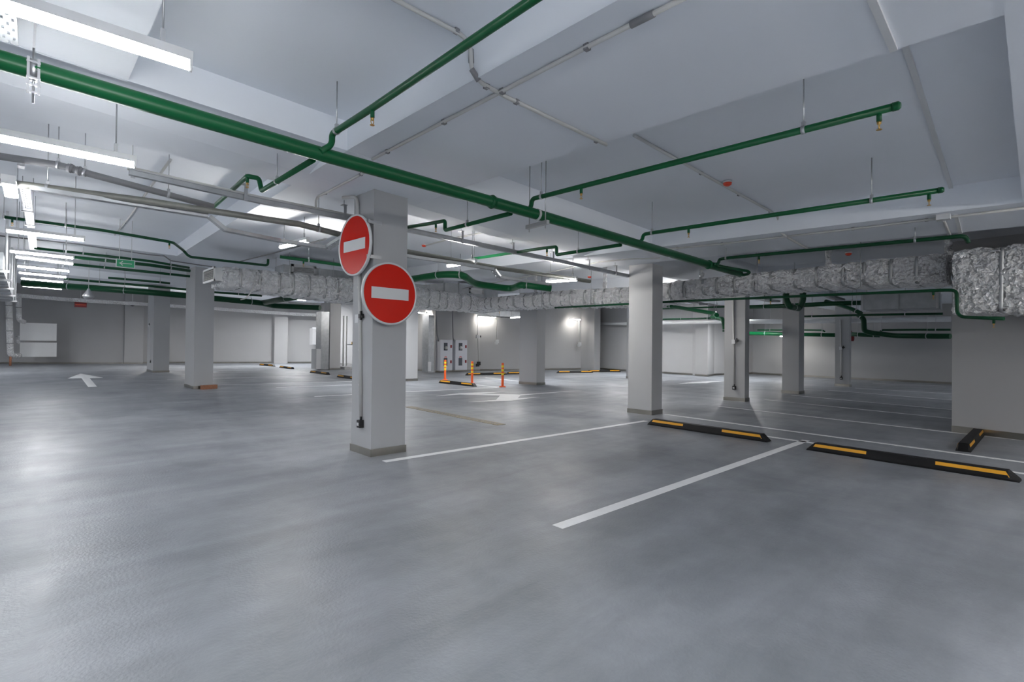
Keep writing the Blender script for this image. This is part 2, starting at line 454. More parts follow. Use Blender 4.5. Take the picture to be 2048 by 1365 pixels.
# ------------------------------------------------------------------ pipes
def pipe(name, label, cat, path, r, m, fillet=.07, hangers=(), heads=(), couplings=(), group=None, caps=False, trapeze=(), part='pipe_run', up=.0):
    path = [V(p) for p in path]
    t = thing(name, label, cat, path[0], group=group)
    g = G(); g.tube(path, r, 16, fillet); run = g.build(part, m, t)
    def axis_at(p):
        best, d = None, 1e9
        for a, b in zip(path, path[1:]):
            s = max(0, min(1, (p-a).dot(b-a)/max((b-a).length_squared, 1e-9)))
            q = a.lerp(b, s)
            if (q-p).length < d and (b-a).length > .15: d = (q-p).length; best = (q, (b-a).normalized())
        return best
    for h in hangers:
        q, ax = axis_at(V(h))
        top = ceil_at(q.x, q.y)
        g = G(); g.tube([(q.x, q.y, q.z + r), (q.x, q.y, top + .01)], .005, 6)
        ho = g.build('hanger_rod', M['steel'], t)
        g = G(); g.ring(q, ax, r+.001, .025, .004); g.box((q.x-.012, q.y-.012, q.z+r), (q.x+.012, q.y+.012, q.z+r+.03))
        g.build('pipe_clamp', M['steel'], ho)
    for h in heads:
        q, ax = axis_at(V(h))
        g = G(); g.tube([(q.x, q.y, q.z), (q.x, q.y, q.z-r-.045)], .015, 10)
        so = g.build('sprinkler_tee', m, t)
        z = q.z-r-.045
        g = G(); g.lathe((q.x, q.y, z), [(.012, 0), (.012, -.016), (.006, -.018), (.006, -.02)], 10)
        for s in (-1, 1): g.tube([(q.x+s*.010, q.y, z-.016), (q.x+s*.011, q.y, z-.034), (q.x, q.y, z-.05)], .0028, 6, .008)
        g.lathe((q.x, q.y, z-.05), [(.004, .004), (.016, 0), (.016, -.003)], 10)
        g.build('sprinkler_head', M['brass'], so)
    for c in couplings:
        q, ax = axis_at(V(c))
        g = G(); g.ring(q, ax, r-.002, .05, .008); g.ring(q, ax, r, .012, .013)
        g.build('coupling', m, t)
    for c in trapeze:
        q, ax = axis_at(V(c))
        sd = ax.cross(Vector((0, 0, 1))).normalized()
        z = q.z - r - .055
        g = G(); g.beam(V(q.x, q.y, z) - sd*.17, V(q.x, q.y, z) + sd*.17, .042, .042)
        tr = g.build('trapeze_rail', M['steel'], t)
        for s in (-.13, .13):
            p = V(q.x, q.y, 0) + sd*s
            g = G(); g.tube([(p.x, p.y, z-.06), (p.x, p.y, ceil_at(p.x, p.y)+.01)], .006, 6); g.build('threaded_rod', M['steel'], tr)
        g = G(); g.ring(q, ax, r+.001, .03, .005); g.tube([(q.x, q.y, q.z-r), (q.x, q.y, z)], .006, 6); g.build('pipe_clamp', M['white'], tr)
    if caps:
        g = G(); d = (path[-1]-path[-2]).normalized(); g.tube([path[-1]-d*.03, path[-1], path[-1]+d*.012], [r*1.12, r*1.12, r*.7], 16); g.build('end_cap', m, t)
    return t

MAIN = [(-2.4, 4.10, 2.925), (-0.131, 4.024, 2.866), (1.662, 3.947, 2.803), (4.031, 3.755, 2.716), (8.679, 3.506, 2.551)]
pm = pipe('water_main', 'thick glossy green pipe crossing overhead from upper left to the foil duct', 'pipe', MAIN, .056, M['green'], 0,
     couplings=[(3.357, 3.861, 2.742), (7.627, 3.604, 2.590)], trapeze=[(3.963, 3.765, 2.719)])
# the spring hanger on the left of the main
g = G(); e = V((8.679, 3.506, 2.551)); g.tube([e + V(-.9, .0, .03), e + V(-.1, -.16, .02), e + V(-.02, -.17, 0), e + V(.02, -.10, -.02), e + V(0, 0, -.02)], .024, 12, .06); g.build('return_bend', M['greend'], pm)
q = V((0.005, 4.026, 2.861))
g = G(); g.tube([(q.x, q.y, q.z-.19), (q.x, q.y, q.z+.13)], .006, 8); g.beam((q.x, q.y, q.z+.13), (q.x+.004, q.y-.02, ceil_at(q.x, q.y)), .016, .012, (1, 0, 0))
hg = g.build('hanger_rod', M['steel'], pm)
g = G(); g.ring(q, (1, 0, 0), .057, .034, .007)
for s in (-1, 1): g.beam((q.x+s*.022, q.y-.06, q.z-.16), (q.x+s*.022, q.y-.06, q.z+.05), .008, .012, (1, 0, 0))
for z in (-.15, -.11, -.07, .02): g.box((q.x-.03, q.y-.07, q.z+z), (q.x+.03, q.y-.05, q.z+z+.008))
g.build('pipe_clamp', M['steel'], hg)

SG = 'green sprinkler branches'
pipe('sprinkler_pipe', 'nearest green sprinkler branch, rising off the main to the top edge at centre', 'pipe',
     [(1.635, 3.892, 2.802), (1.726, 3.891, 2.879), (1.728, 3.898, 2.969), (1.719, 3.227, 2.950), (1.671, 1.630, 2.905), (1.657, 1.095, 2.890)], .024, M['green'], .05,
     hangers=[(1.714, 3.813, 2.967)], heads=[(1.719, 3.227, 2.950)], group=SG)
pipe('sprinkler_pipe', 'green branch with capped end left of the white ceiling trunking, nearest of three at right', 'pipe',
     [(3.797, 3.813, 2.726), (3.891, 3.786, 2.782), (3.904, 3.785, 2.882), (3.904, 3.618, 2.877), (3.827, 0.599, 2.792)], .024, M['green'], .05,
     hangers=[(3.905, 3.647, 2.878), (3.831, 1.128, 2.807)], heads=[(3.886, 3.104, 2.863), (3.826, 0.697, 2.795)], caps=True, group=SG)
pipe('sprinkler_pipe', 'green capped branch running below the red smoke detector at right', 'pipe',
     [(5.774, 3.698, 2.656), (5.848, 3.639, 2.701), (5.910, 3.656, 2.800), (5.894, 3.519, 2.796), (5.816, 0.596, 2.714)], .024, M['green'], .05,
     hangers=[(5.891, 3.525, 2.797), (5.830, 1.118, 2.729)], heads=[(5.876, 3.003, 2.782), (5.819, 0.688, 2.717)], caps=True, group=SG)
sp = V((7.829, 0.601, 2.626))
pipe('sprinkler_pipe', 'green branch skimming just above the right foil duct to the dark gap', 'pipe',
     [(7.633, 3.495, 2.586), (7.784, 3.484, 2.611), (7.943, 3.531, 2.707), (7.889, 3.404, 2.705), sp, sp + V(.10, -.02, -.06)], .024, M['greend'], .05,
     hangers=[(7.895, 3.438, 2.706), (7.863, 1.058, 2.638)], heads=[(7.840, 2.905, 2.692)], group=SG)
a0 = V((1.746, 5.628, 2.889))
pipe('sprinkler_pipe', 'green branch with a square jog beside the beam, left of the foreground column', 'pipe',
     [(1.674, 4.131, 2.808), a0, a0 + V(-.02, .02, .13), a0 + V(-.12, .06, .14), (1.786, 7.932, 3.114)], .024, M['green'], .03,
     hangers=[(1.730, 5.099, 2.864)], heads=[a0 + V(-.10, .05, .13)], group=SG)
b0 = V((3.793, 5.203, 2.747))
pipe('sprinkler_pipe', 'green branch left of the main ending in an upturned elbow right of the foreground column', 'pipe',
     [(3.713, 3.910, 2.712), b0, b0 + V(0, 0, .12), b0 + V(-.02, .25, .13), (3.746, 6.095, 2.914)], .024, M['green'], .03,
     hangers=[(3.760, 4.719, 2.734)], heads=[b0 + V(-.01, .18, .13)], group=SG)
c0 = V((5.669, 4.978, 2.656))
pipe('sprinkler_pipe', 'green branch passing above the cable rail toward the right centre column', 'pipe',
     [(5.562, 3.773, 2.625), c0, c0 + V(0, 0, .12), c0 + V(-.02, .25, .13), (5.767, 7.026, 2.852)], .024, M['green'], .03,
     hangers=[(5.617, 4.538, 2.645)], heads=[c0 + V(-.01, .18, .13)], group=SG)
e0, e1 = V((1.968, 11.366, 3.187)), V((2.380, 12.118, 3.055))
pipe('sprinkler_pipe', 'green pipe dropping around the beam corner above the left brick column', 'pipe',
     [(-0.306, 11.443, 3.267), (0.880, 11.215, 3.220), e0, e1 + V(-.1, 0, (e0.z-e1.z)*.9), e1, (3.787, 11.706, 2.995), V((3.787, 11.706, 2.995)) + V(0, 0, .14)], .026, M['greend'], .12,
     hangers=[(0.436, 11.286, 3.237), (-0.295, 11.454, 3.267)], heads=[(-0.187, 11.488, 3.264), (1.914, 11.328, 3.188)], group=SG)
pipe('sprinkler_pipe', 'green pipe behind the beam above the white louvred grille at left centre', 'pipe',
     [(3.537, 10.255, 2.982), (4.096, 10.138, 2.959), (4.881, 10.044, 2.930), (5.911, 9.759, 2.887)], .032, M['green'], 0,
     hangers=[(4.045, 10.113, 2.960)], heads=[(3.956, 10.162, 2.965)], group=SG)
# pipes under the foil ducts
pipe('sprinkler_pipe', 'thin green pipe along the underside of the left foil duct', 'pipe',
     [(4.102, 12.350, 2.513), (5.225, 12.350, 2.475), (6.083, 12.350, 2.449), (7.982, 12.350, 2.425), (9.546, 12.350, 2.408)], .024, M['green'], 0,
     heads=[(4.783, 12.350, 2.484)], group=SG)
pipe('sprinkler_pipe', 'green pipe along the underside of the right foil duct, dropping beside the near pier', 'pipe',
     [(9.350, 8.242, 2.236), (9.350, 5.329, 2.218), (9.350, 2.488, 2.173), (9.300, 0.922, 2.142), (9.280, 0.799, 2.128), (9.220, 0.785, 1.758), (8.950, 0.315, 1.704)], .022, M['greend'], .10,
     heads=[(9.350, 3.251, 2.179), (9.320, 1.049, 2.146), (9.000, 0.414, 1.716)], group=SG)
pipe('sprinkler_pipe', 'short green pipe with upturned end below the duct corner by the pale column', 'pipe',
     [(10.600, 11.731, 2.418), (10.400, 10.121, 2.379), (10.200, 8.273, 2.340)], .026, M['green'], 0, heads=[(10.600, 11.615, 2.413)], hangers=[(10.470, 10.599, 2.390)], group=SG)
# big green pipe looping over the middle
pipe('water_main', 'thick green pipe humping over the ducts right of the no-entry signs', 'pipe',
     [(6.771, 12.176, 2.908), (6.604, 10.189, 2.856), (6.724, 9.318, 2.886), (6.968, 8.884, 2.865), (7.639, 9.296, 2.755), (8.735, 9.172, 2.714), (8.482, 8.595, 2.746), (8.594, 8.437, 2.737), (9.045, 8.107, 2.674)], .080, M['green'], .25,
     couplings=[(8.521, 8.499, 2.741)], hangers=[(6.711, 9.453, 2.881), (6.977, 8.950, 2.867), (8.584, 8.461, 2.738)])
# pipes crossing the far left bays
FLG = 'green pipes over the far left bays'
for lab, pts, r in (
    ('dark green pipe just below the second-highest lamp at far left', [(0.088, 15.329, 3.336), (2.123, 14.937, 3.256), (3.020, 15.356, 3.237)], .03),
    ('green pipe passing right behind the green arrow sign', [(0.788, 15.780, 3.275), (2.191, 15.405, 3.217), (3.093, 15.608, 3.192)], .04),
    ('green pipe starting at the third lamp of the far left stack', [(0.812, 17.184, 3.265), (2.394, 16.811, 3.201), (3.307, 16.678, 3.166)], .035),
    ('short dark green pipe left of the farthest left column, under the arrow sign', [(1.788, 19.931, 3.262), (2.788, 19.550, 3.217), (3.313, 19.495, 3.197)], .035),
    ('green pipe just above the thickest far left pipe', [(0.828, 21.768, 3.298), (3.007, 21.072, 3.203), (4.939, 20.900, 3.133), (6.335, 20.191, 3.065)], .04)):
    pipe('sprinkler_pipe', lab, 'pipe', pts, r, M['greend'], 0, group=FLG, hangers=[V(pts[0]).lerp(V(pts[1]), .4), V(pts[-2]).lerp(V(pts[-1]), .5)])
pipe('water_main', 'thickest green pipe at far left, running in front of the rear wall above the radiators', 'pipe',
     [(-0.131, 21.940, 3.085), (2.918, 20.425, 2.938), (6.377, 20.540, 2.824), (7.026, 21.127, 2.778), (8.209, 19.388, 2.688)], .10, M['greend'], .3, group=FLG, hangers=[(0.980, 21.552, 3.036), (2.294, 20.775, 2.969), (6.061, 20.667, 2.838)])
pipe('water_main', 'dark green pipe slanting under the left foil duct toward the galvanised duct', 'pipe',
     [(6.598, 21.252, 2.857), (6.341, 15.658, 2.823)], .10, M['greend'], 0, hangers=[(6.409, 18.046, 2.830)])
pipe('sprinkler_pipe', 'dark pipe under the left foil duct right of the brick column', 'pipe',
     [(4.372, 18.630, 3.086), (6.349, 19.107, 3.033), (8.876, 18.225, 2.921)], .04, M['greend'], 0, group=FLG)
# far right jumble of pipes
FRG = 'green pipes in the far right bays'
u0, u1 = V((11.300, 3.627, 2.302)), V((11.900, 3.485, 2.304))
pipe('water_main', 'green U-shaped pipe bend hanging below the right foil duct', 'pipe',
     [u0 + V(0, 0, .30), u0, (11.300, 3.560, 2.159), (11.900, 3.562, 2.148), u1, u1 + V(0, 0, .30)], .06, M['greend'], .12, hangers=[(11.600, 3.567, 2.152)])
for lab, pts, r, m in (
    ('bright green pipe slanting down between the centre right and conduit columns', [(14.500, 8.090, 2.597), (14.500, 7.919, 2.565), (13.600, 6.161, 2.233), (13.400, 6.015, 2.170)], .055, 'green'),
    ('thin green pipe crossing left of the conduit column under the duct', [(17.000, 9.667, 2.718), (17.000, 8.238, 2.697), (17.000, 7.375, 2.682)], .03, 'green'),
    ('lowest thin green pipe between centre right and conduit columns', [(21.000, 11.937, 2.570), (21.000, 10.173, 2.550), (21.000, 9.620, 2.554)], .035, 'greend'),
    ('short fat green pipe meeting the left edge of the conduit column at right', [(20.000, 9.183, 2.535), (19.500, 8.515, 2.412), (19.500, 8.455, 2.090), (19.500, 8.453, 1.916)], .08, 'green'),
    ('green pipe joining the conduit column to the second column', [(15.500, 5.991, 2.518), (15.500, 5.132, 2.505), (15.500, 3.656, 2.506), (15.500, 3.189, 2.494)], .06, 'greend'),
    ('level thick green pipe before the right rear wall, left of the small far column', [(22.600, 8.708, 1.935), (22.600, 7.438, 1.891), (22.600, 6.631, 1.864), (22.600, 5.492, 1.835)], .075, 'green'),
    ('thin bright green pipe just above the thick one at right', [(23.500, 8.709, 2.102), (23.500, 7.655, 2.086), (23.500, 6.877, 2.075), (23.500, 6.156, 2.054), (23.500, 6.066, 1.991)], .03, 'green'),
    ('thick green pipe with a red valve at the right rear wall', [(21.500, 4.708, 1.832), (21.500, 4.315, 1.811), (21.500, 3.862, 1.790)], .075, 'greend'),
    ('green riser dropping behind the fan box and turning along the right wall', [(19.000, 3.988, 2.387), (19.000, 3.841, 2.271), (19.000, 3.820, 1.877), (19.000, 3.695, 1.821), (19.000, 3.039, 1.715), (18.500, 1.715, 1.682)], .075, 'greend'),
    ('dark green pipe slanting down to the galvanised box', [(16.000, 4.109, 2.618), (15.200, 3.364, 2.342), (15.000, 3.085, 2.193)], .05, 'greend'),
    ('thin dark green pipe passing below the galvanised box', [(17.000, 4.949, 2.270), (17.000, 4.520, 2.263), (17.000, 3.616, 2.267), (16.500, 1.682, 2.204)], .03, 'greend'),
    ('thin dark pipe above the thick pipe at the right wall', [(19.200, 3.474, 1.784), (19.200, 3.411, 1.900), (19.200, 2.587, 1.896), (19.000, 1.762, 1.878)], .03, 'greend')):
    pipe('sprinkler_pipe', lab, 'pipe', pts, r, M[m], .12, group=FRG, hangers=[V(pts[0]).lerp(V(pts[1]), .5) if len(pts) > 2 else V(pts[0]).lerp(V(pts[1]), .3), V(pts[-2]).lerp(V(pts[-1]), .6)])
g = G(); g.lathe((21.600, 4.760, 1.635), [(.10, -.05), (.12, 0), (.12, .22), (.05, .26), (.05, .32)], 12)
tag(g.build('fire_valve', M['redlock'], loc=(21.600, 4.760, 1.635)), 'dark red valve on the green pipe beside the small far column', 'valve')

# grey and galvanised service runs
g1 = (0.876, 6.527, 2.784)
pipe('galvanised_pipe', 'long dull galvanised pipe crossing behind the sign column', 'pipe',
     [(-0.409, 6.954, 2.840), (-0.212, 6.974, 2.834), g1, (2.337, 6.125, 2.723), (4.025, 6.486, 2.676), (5.796, 6.363, 2.612), (7.702, 5.913, 2.534)], .036, M['galvdull'], 0,
     hangers=[(0.136, 6.861, 2.819), (2.589, 6.148, 2.715), (5.256, 6.440, 2.633)])
pipe('drain_pipe', 'dark grey plastic drain pipe with a sleeve, sloping below the second lamp', 'pipe',
     [(-0.409, 6.889, 3.058), (-0.211, 6.855, 3.051), (0.217, 6.685, 3.031), (0.413, 6.611, 2.982), (1.067, 6.629, 2.921), (1.534, 6.594, 2.864)], .034, M['pvcgrey'], .1,
     hangers=[(0.199, 6.697, 3.032), (0.386, 6.600, 2.983), (1.101, 6.642, 2.920)], couplings=[(0.282, 6.644, 3.008), (0.357, 6.637, 2.995)])
SP = 'silver insulated heating pipes'
pipe('insulated_pipe', 'silver foil-wrapped pipe level along the rear left wall above the radiators', 'pipe',
     [(-1.688, 35.600, 3.586), (-1.005, 35.600, 3.578), (1.608, 35.600, 3.477), (5.095, 35.600, 3.446), (8.262, 34.900, 3.352), (10.637, 33.300, 3.199), (12.005, 32.900, 3.160), (13.641, 32.200, 3.120)], .10, M['foil'], 0, group=SP)
pipe('insulated_pipe', 'long white insulated pipe along the far right walls', 'pipe',
     [(23.200, 17.962, 2.589), (22.600, 14.948, 2.495), (21.500, 12.220, 2.436), (20.900, 9.042, 2.385), (20.900, 6.792, 2.325), (20.900, 4.623, 2.293), (20.900, 1.927, 2.272)], .085, M['white'], 0, group=SP)

# ------------------------------------------------------------------ conduits on the ceiling
def conduit(label, path, r=.013, clips=(), fillet=.05, group='white conduits on the ceiling', m='pvc', sleeves=()):
    t = thing('cable_conduit', label, 'conduit', path[0], group=group)
    g = G(); g.tube(path, r, 10, fillet); g.build('tube', M[m], t)
    for c in clips:
        c = V(c); g = G(); g.box(c - V(.016, .016, .018), c + V(.016, .016, .022)); g.build('clip', M['pvcgrey'], t)
    for a, b in sleeves:
        g = G(); g.tube([a, b], r*1.35, 12); g.build('sleeve', M['pvcgrey'], t)
    return t
conduit('white conduit crossing the top centre and dropping over the wide beam', [(1.488, 2.603, 3.310), (1.991, 2.567, 3.291), (2.069, 2.581, 3.259), (2.060, 2.557, 3.089), (2.126, 2.538, 3.021), (2.350, 2.547, 3.014), (3.451, 2.491, 2.975)], .014,
        clips=[(1.946, 2.572, 3.303), (2.181, 2.547, 3.024), (2.457, 2.544, 3.015), (3.336, 2.508, 2.984)], sleeves=[((2.078, 2.587, 3.239), (2.071, 2.574, 3.149)), ((2.053, 2.548, 3.089), (2.107, 2.536, 3.027))])
conduit('long white conduit along the soffit of the wide beam, with a grey sleeve', [(2.354, 4.406, 3.064), (2.286, 2.504, 3.012), (2.260, 1.771, 2.991), (2.249, 1.101, 2.972)], .014,
        clips=[(2.317, 3.208, 3.034), (2.290, 2.508, 3.015), (2.264, 1.774, 2.994), (2.349, 4.119, 3.059)], sleeves=[((2.256, 1.480, 2.983), (2.255, 1.345, 2.979))])
conduit('white conduit continuing behind the green main to a bend beside the sign column', [(2.488, 4.747, 3.073), (2.503, 4.949, 3.078), (2.554, 5.920, 3.104), (2.552, 6.131, 3.106), (2.515, 6.098, 3.036), (2.520, 6.110, 2.966)], .014, clips=[(2.501, 4.924, 3.082), (2.561, 5.937, 3.110)])
conduit('conduit under the slab past the red detector at right, dropping over a beam', [(3.961, 2.557, 3.224), (5.784, 2.513, 3.161), (7.124, 2.471, 3.114), (7.268, 2.438, 3.068), (7.312, 2.439, 2.887), (7.392, 2.402, 2.833), (8.593, 2.424, 2.798)], .015,
        clips=[(5.240, 2.539, 3.190), (6.191, 2.519, 3.157), (7.125, 2.490, 3.125)])
conduit('conduit running along the right beam soffit into a junction box', [(7.434, 4.290, 2.886), (7.492, 3.294, 2.855), (7.468, 1.657, 2.809), (7.415, 0.780, 2.785), (7.373, 0.070, 2.766)], .014,
        clips=[(7.469, 4.001, 2.882), (7.514, 3.304, 2.860), (7.480, 1.627, 2.813), (7.437, 0.901, 2.793)])
g = G(); b = V((7.343, 0.743, 2.777)); g.box(b - V(.05, .06, .03), b + V(.05, .06, .03)); tag(g.build('junction_box', M['white'], loc=b), 'white junction box on the right beam soffit beside the white trunking', 'junction box')
conduit('short conduit leaving the ceiling junction box toward the foil riser', [(7.562, 0.760, 2.780), (8.509, 0.787, 2.748)], .014)
conduit('conduit crossing the left ceiling bay past the red detector', [(1.192, 7.105, 3.450), (1.232, 8.764, 3.497), (1.310, 11.135, 3.563), (1.364, 14.106, 3.647)], .016, clips=[(1.225, 8.291, 3.493), (1.341, 12.309, 3.606)])
conduit('thin conduit along the beam foot behind the left columns', [(-0.432, 14.743, 3.437), (0.713, 14.350, 3.387), (2.059, 14.496, 3.345), (2.304, 14.313, 3.331), (2.592, 15.174, 3.347), (3.538, 15.310, 3.318)], .014, m='pvcgrey')
conduit('conduit beside the lit lamp left of the signs, running to the duct', [(3.784, 8.723, 3.149), (3.782, 10.973, 3.214), (3.740, 13.987, 3.303)], .014, m='pvcgrey')
conduit('conduit on the soffit crossing right of the signs to the centre right column', [(9.453, 12.046, 3.008), (8.459, 7.923, 2.937), (7.877, 5.813, 2.915), (7.890, 5.134, 2.895), (8.090, 4.667, 2.875)], .013)
conduit('pale conduit to the red detector right of the sign column', [(5.764, 8.544, 3.296), (5.654, 7.596, 3.273), (5.723, 6.613, 3.262)], .016)

g = G()
tr = thing('cable_trunking', 'flat white cable trunking stepping over the beams at upper right', 'trunking', (2.849, 0.546, 2.944))
for a, b in (((2.759, 0.546, 2.947), (3.374, 0.549, 2.926)), ((3.873, 0.575, 3.175), (7.416, 0.674, 3.057)), ((7.440, 0.676, 3.051), (7.419, 0.644, 2.801)), ((7.400, 0.643, 2.792), (8.395, 0.686, 2.759))):
    g = G(); upv = (0, 0, 1) if abs(a[2]-b[2]) < .2 else (1, 0, 0)
    g.beam(a, b, .034, .018, upv); g.build('trunking_length', M['white'], tr)

def detector(label, p, s=.05):
    p = V(p)
    t = thing('smoke_detector', label, 'smoke detector', p, group='red smoke detectors')
    g = G(); g.lathe(p, [(s, 0), (s, -.015), (s*.95, -.018)], 20); g.build('base', M['white'], t)
    g = G(); g.lathe(p, [(s*.95, -.018), (s*.85, -.04), (s*.5, -.052), (s*.3, -.054)], 20); g.build('dome', M['detector'], t)
detector('red smoke detector on the conduit in the nearest right ceiling bay', (5.670, 2.436, 3.175))
detector('red smoke detector on the slab just right of the foreground column', (5.814, 8.690, 3.344))
detector('red smoke detector over the right end of the galvanised pipe', (9.485, 7.297, 2.950))
detector('red smoke detector partly behind the long galvanised pipe at left', (1.341, 9.660, 3.529))
detector('red smoke detector beside the foil riser above the right duct', (9.806, 2.195, 2.902))
g = G(); b = V((-0.089, 9.081, 3.541)); g.box(b - V(.035, .07, .012), b + V(.035, .07, .03)); tag(g.build('motion_sensor', M['white'], loc=b), 'small white plastic box on the left ceiling above the drain pipe', 'sensor')
g = G(); b = V((1.357, 6.813, 3.441)); g.tube([b + V(-.03, 0, .02), b + V(-.03, 0, -.012), b + V(.03, 0, -.012), b + V(.03, 0, .01)], .005, 6); tag(g.build('ceiling_hook', M['steel'], loc=b), 'tiny metal hook in the left ceiling bay', 'hook')

# ------------------------------------------------------------------ cable rail, perforated trays
rail = thing('cable_rail', 'grey steel cable rail on drop brackets crossing behind the sign column', 'cable tray', (0.737, 6.279, 2.982))
RA = [V((0.708, 6.270, 2.982)), V((1.926, 6.257, 2.941)), V((3.733, 6.021, 2.872)), V((5.759, 5.843, 2.798)), V((8.589, 5.656, 2.697))]
g = G()
for a, b in zip(RA, RA[1:]):
    g.beam(a, b, .055, .05); g.beam(a + V(0, 0, .03), b + V(0, 0, .03), .075, .008)
g.build('rail', M['galv'], rail)
for px in ((1.761, 6.239, 2.966), (2.870, 6.090, 2.924), (4.626, 5.943, 2.860), (5.616, 5.882, 2.824), (6.509, 5.818, 2.792), (7.415, 5.742, 2.759), (8.164, 5.669, 2.731), (0.744, 6.341, 3.003)):
    p = V(px); top = ceil_at(p.x, p.y)
    g = G(); g.beam((p.x, p.y-.035, p.z-.06), (p.x, p.y-.035, p.z+.13), .035, .006, (0, 1, 0)); g.box((p.x-.03, p.y-.04, p.z+.125), (p.x+.03, p.y+.04, p.z+.131))
    br = g.build('drop_bracket', M['galv'], rail)
    g = G(); g.tube([(p.x, p.y, p.z+.10), (p.x, p.y, max(top, p.z+.15)+.01)], .005, 6); g.build('threaded_rod', M['steel'], br)
g = G(); cp = [p + V(0, .10, .07) for p in RA[:3]]; g.tube(cp, .022, 8); g.build('cable_bundle', M['pvc'], rail)

def perf_tray(label, pts, w=.10, side=.04, up=(0, 0, 1), group=None, hang=()):
    """perforated steel cable tray: slotted floor plate and two lips"""
    pts = [V(p) for p in pts]
    t = thing('perforated_tray', label, 'cable tray', pts[0], group=group)
    g = G(); g2 = G()
    for a, b in zip(pts, pts[1:]):
        d = (b-a); Ln = d.length; d.normalize()
        s = d.cross(V(up)).normalized(); n = s.cross(d).normalized()
        k = max(1, int(Ln/.06))
        for i in range(k):
            p0, p1 = a + d*(Ln*i/k), a + d*(Ln*(i+1)/k)
            cols = [-.5, -.36, -.22, -.07, .07, .22, .36, .5]
            for j in range(7):
                hole = (j in (1, 5) and i % 2 == 0) or (j == 3 and i % 2 == 1)
                q0, q1 = p0, p1
                if hole: q1 = p0.lerp(p1, .45)
                x0, x1 = s*(w*cols[j]), s*(w*cols[j+1])
                g.add([q0+x0, q0+x1, q1+x1, q1+x0, q0+x0+n*.002, q0+x1+n*.002, q1+x1+n*.002, q1+x0+n*.002], [(0, 3, 2, 1), (4, 5, 6, 7), (0, 1, 5, 4), (1, 2, 6, 5), (2, 3, 7, 6), (3, 0, 4, 7)])
        for sg in (-1, 1):
            o = s*(sg*w/2)
            g2.beam(a+o+n*side/2, b+o+n*side/2, .003, side, up)
    g.build('slotted_plate', M['galv'], t); g2.build('side_lip', M['galv'], t)
    for h in hang:
        h = V(h); top = ceil_at(h.x, h.y); g = G()
        for sx in (-w*.62, w*.62): g.tube([(h.x+sx, h.y, h.z-.03), (h.x+sx, h.y, top+.01)], .005, 6)
        g.box((h.x-w*.7, h.y-.012, h.z-.03), (h.x+w*.7, h.y+.012, h.z-.015)); g.build('hanger', M['steel'], t)
    return t
tray_pts = [(0.006, 6.797, 2.762), (0.721, 6.640, 2.733), (1.452, 6.491, 2.703), (1.620, 6.486, 2.578), (2.262, 6.568, 2.558), (2.827, 6.466, 2.536), (2.832, 5.919, 2.620)]
perf_tray('slotted steel tray under the galvanised pipe, dipping left of the signs', tray_pts, .085, .04, group='slotted cable trays')
perf_tray('slotted steel tray dipping below the beam right of the sign column', [(4.055, 6.531, 2.596), (4.953, 6.318, 2.559), (5.536, 6.247, 2.538), (5.742, 6.326, 2.433), (6.785, 6.106, 2.391)], .085, .04, group='slotted cable trays')
perf_tray('slotted steel tray at the upper left corner end-on beside the first lamp', [(-0.106, 3.740, 3.057), (-0.100, 4.248, 3.071)], .075, .03, group='slotted cable trays')
perf_tray('slotted steel tray running away at far left on a hanger frame', [(-0.047, 8.068, 3.080), (-0.017, 9.594, 3.123), (0.020, 11.669, 3.182)], .09, .03, group='slotted cable trays', hang=[(-0.022, 9.818, 3.130), (0.006, 11.202, 3.169)])
perf_tray('slotted steel tray continuing behind the third lamp at far left', [(0.029, 12.724, 3.263), (0.074, 15.737, 3.349)], .12, .03, group='slotted cable trays')

perf_tray('grey cable tray glimpsed under the duct just left of the conduit column', [(16.000, 8.139, 2.826), (14.500, 6.919, 2.554)], .25, .05, group='slotted cable trays', hang=[(15.200, 7.498, 2.682)])
perf_tray('grey cable tray glimpsed under the duct between the second and conduit columns', [(17.000, 6.291, 2.872), (15.500, 5.253, 2.619)], .25, .05, group='slotted cable trays', hang=[(16.200, 5.747, 2.738)])
perf_tray('grey cable tray glimpsed under the duct left of the fan box', [(16.500, 4.188, 2.799), (15.000, 3.538, 2.531)], .22, .05, group='slotted cable trays', hang=[(15.700, 3.843, 2.657)])

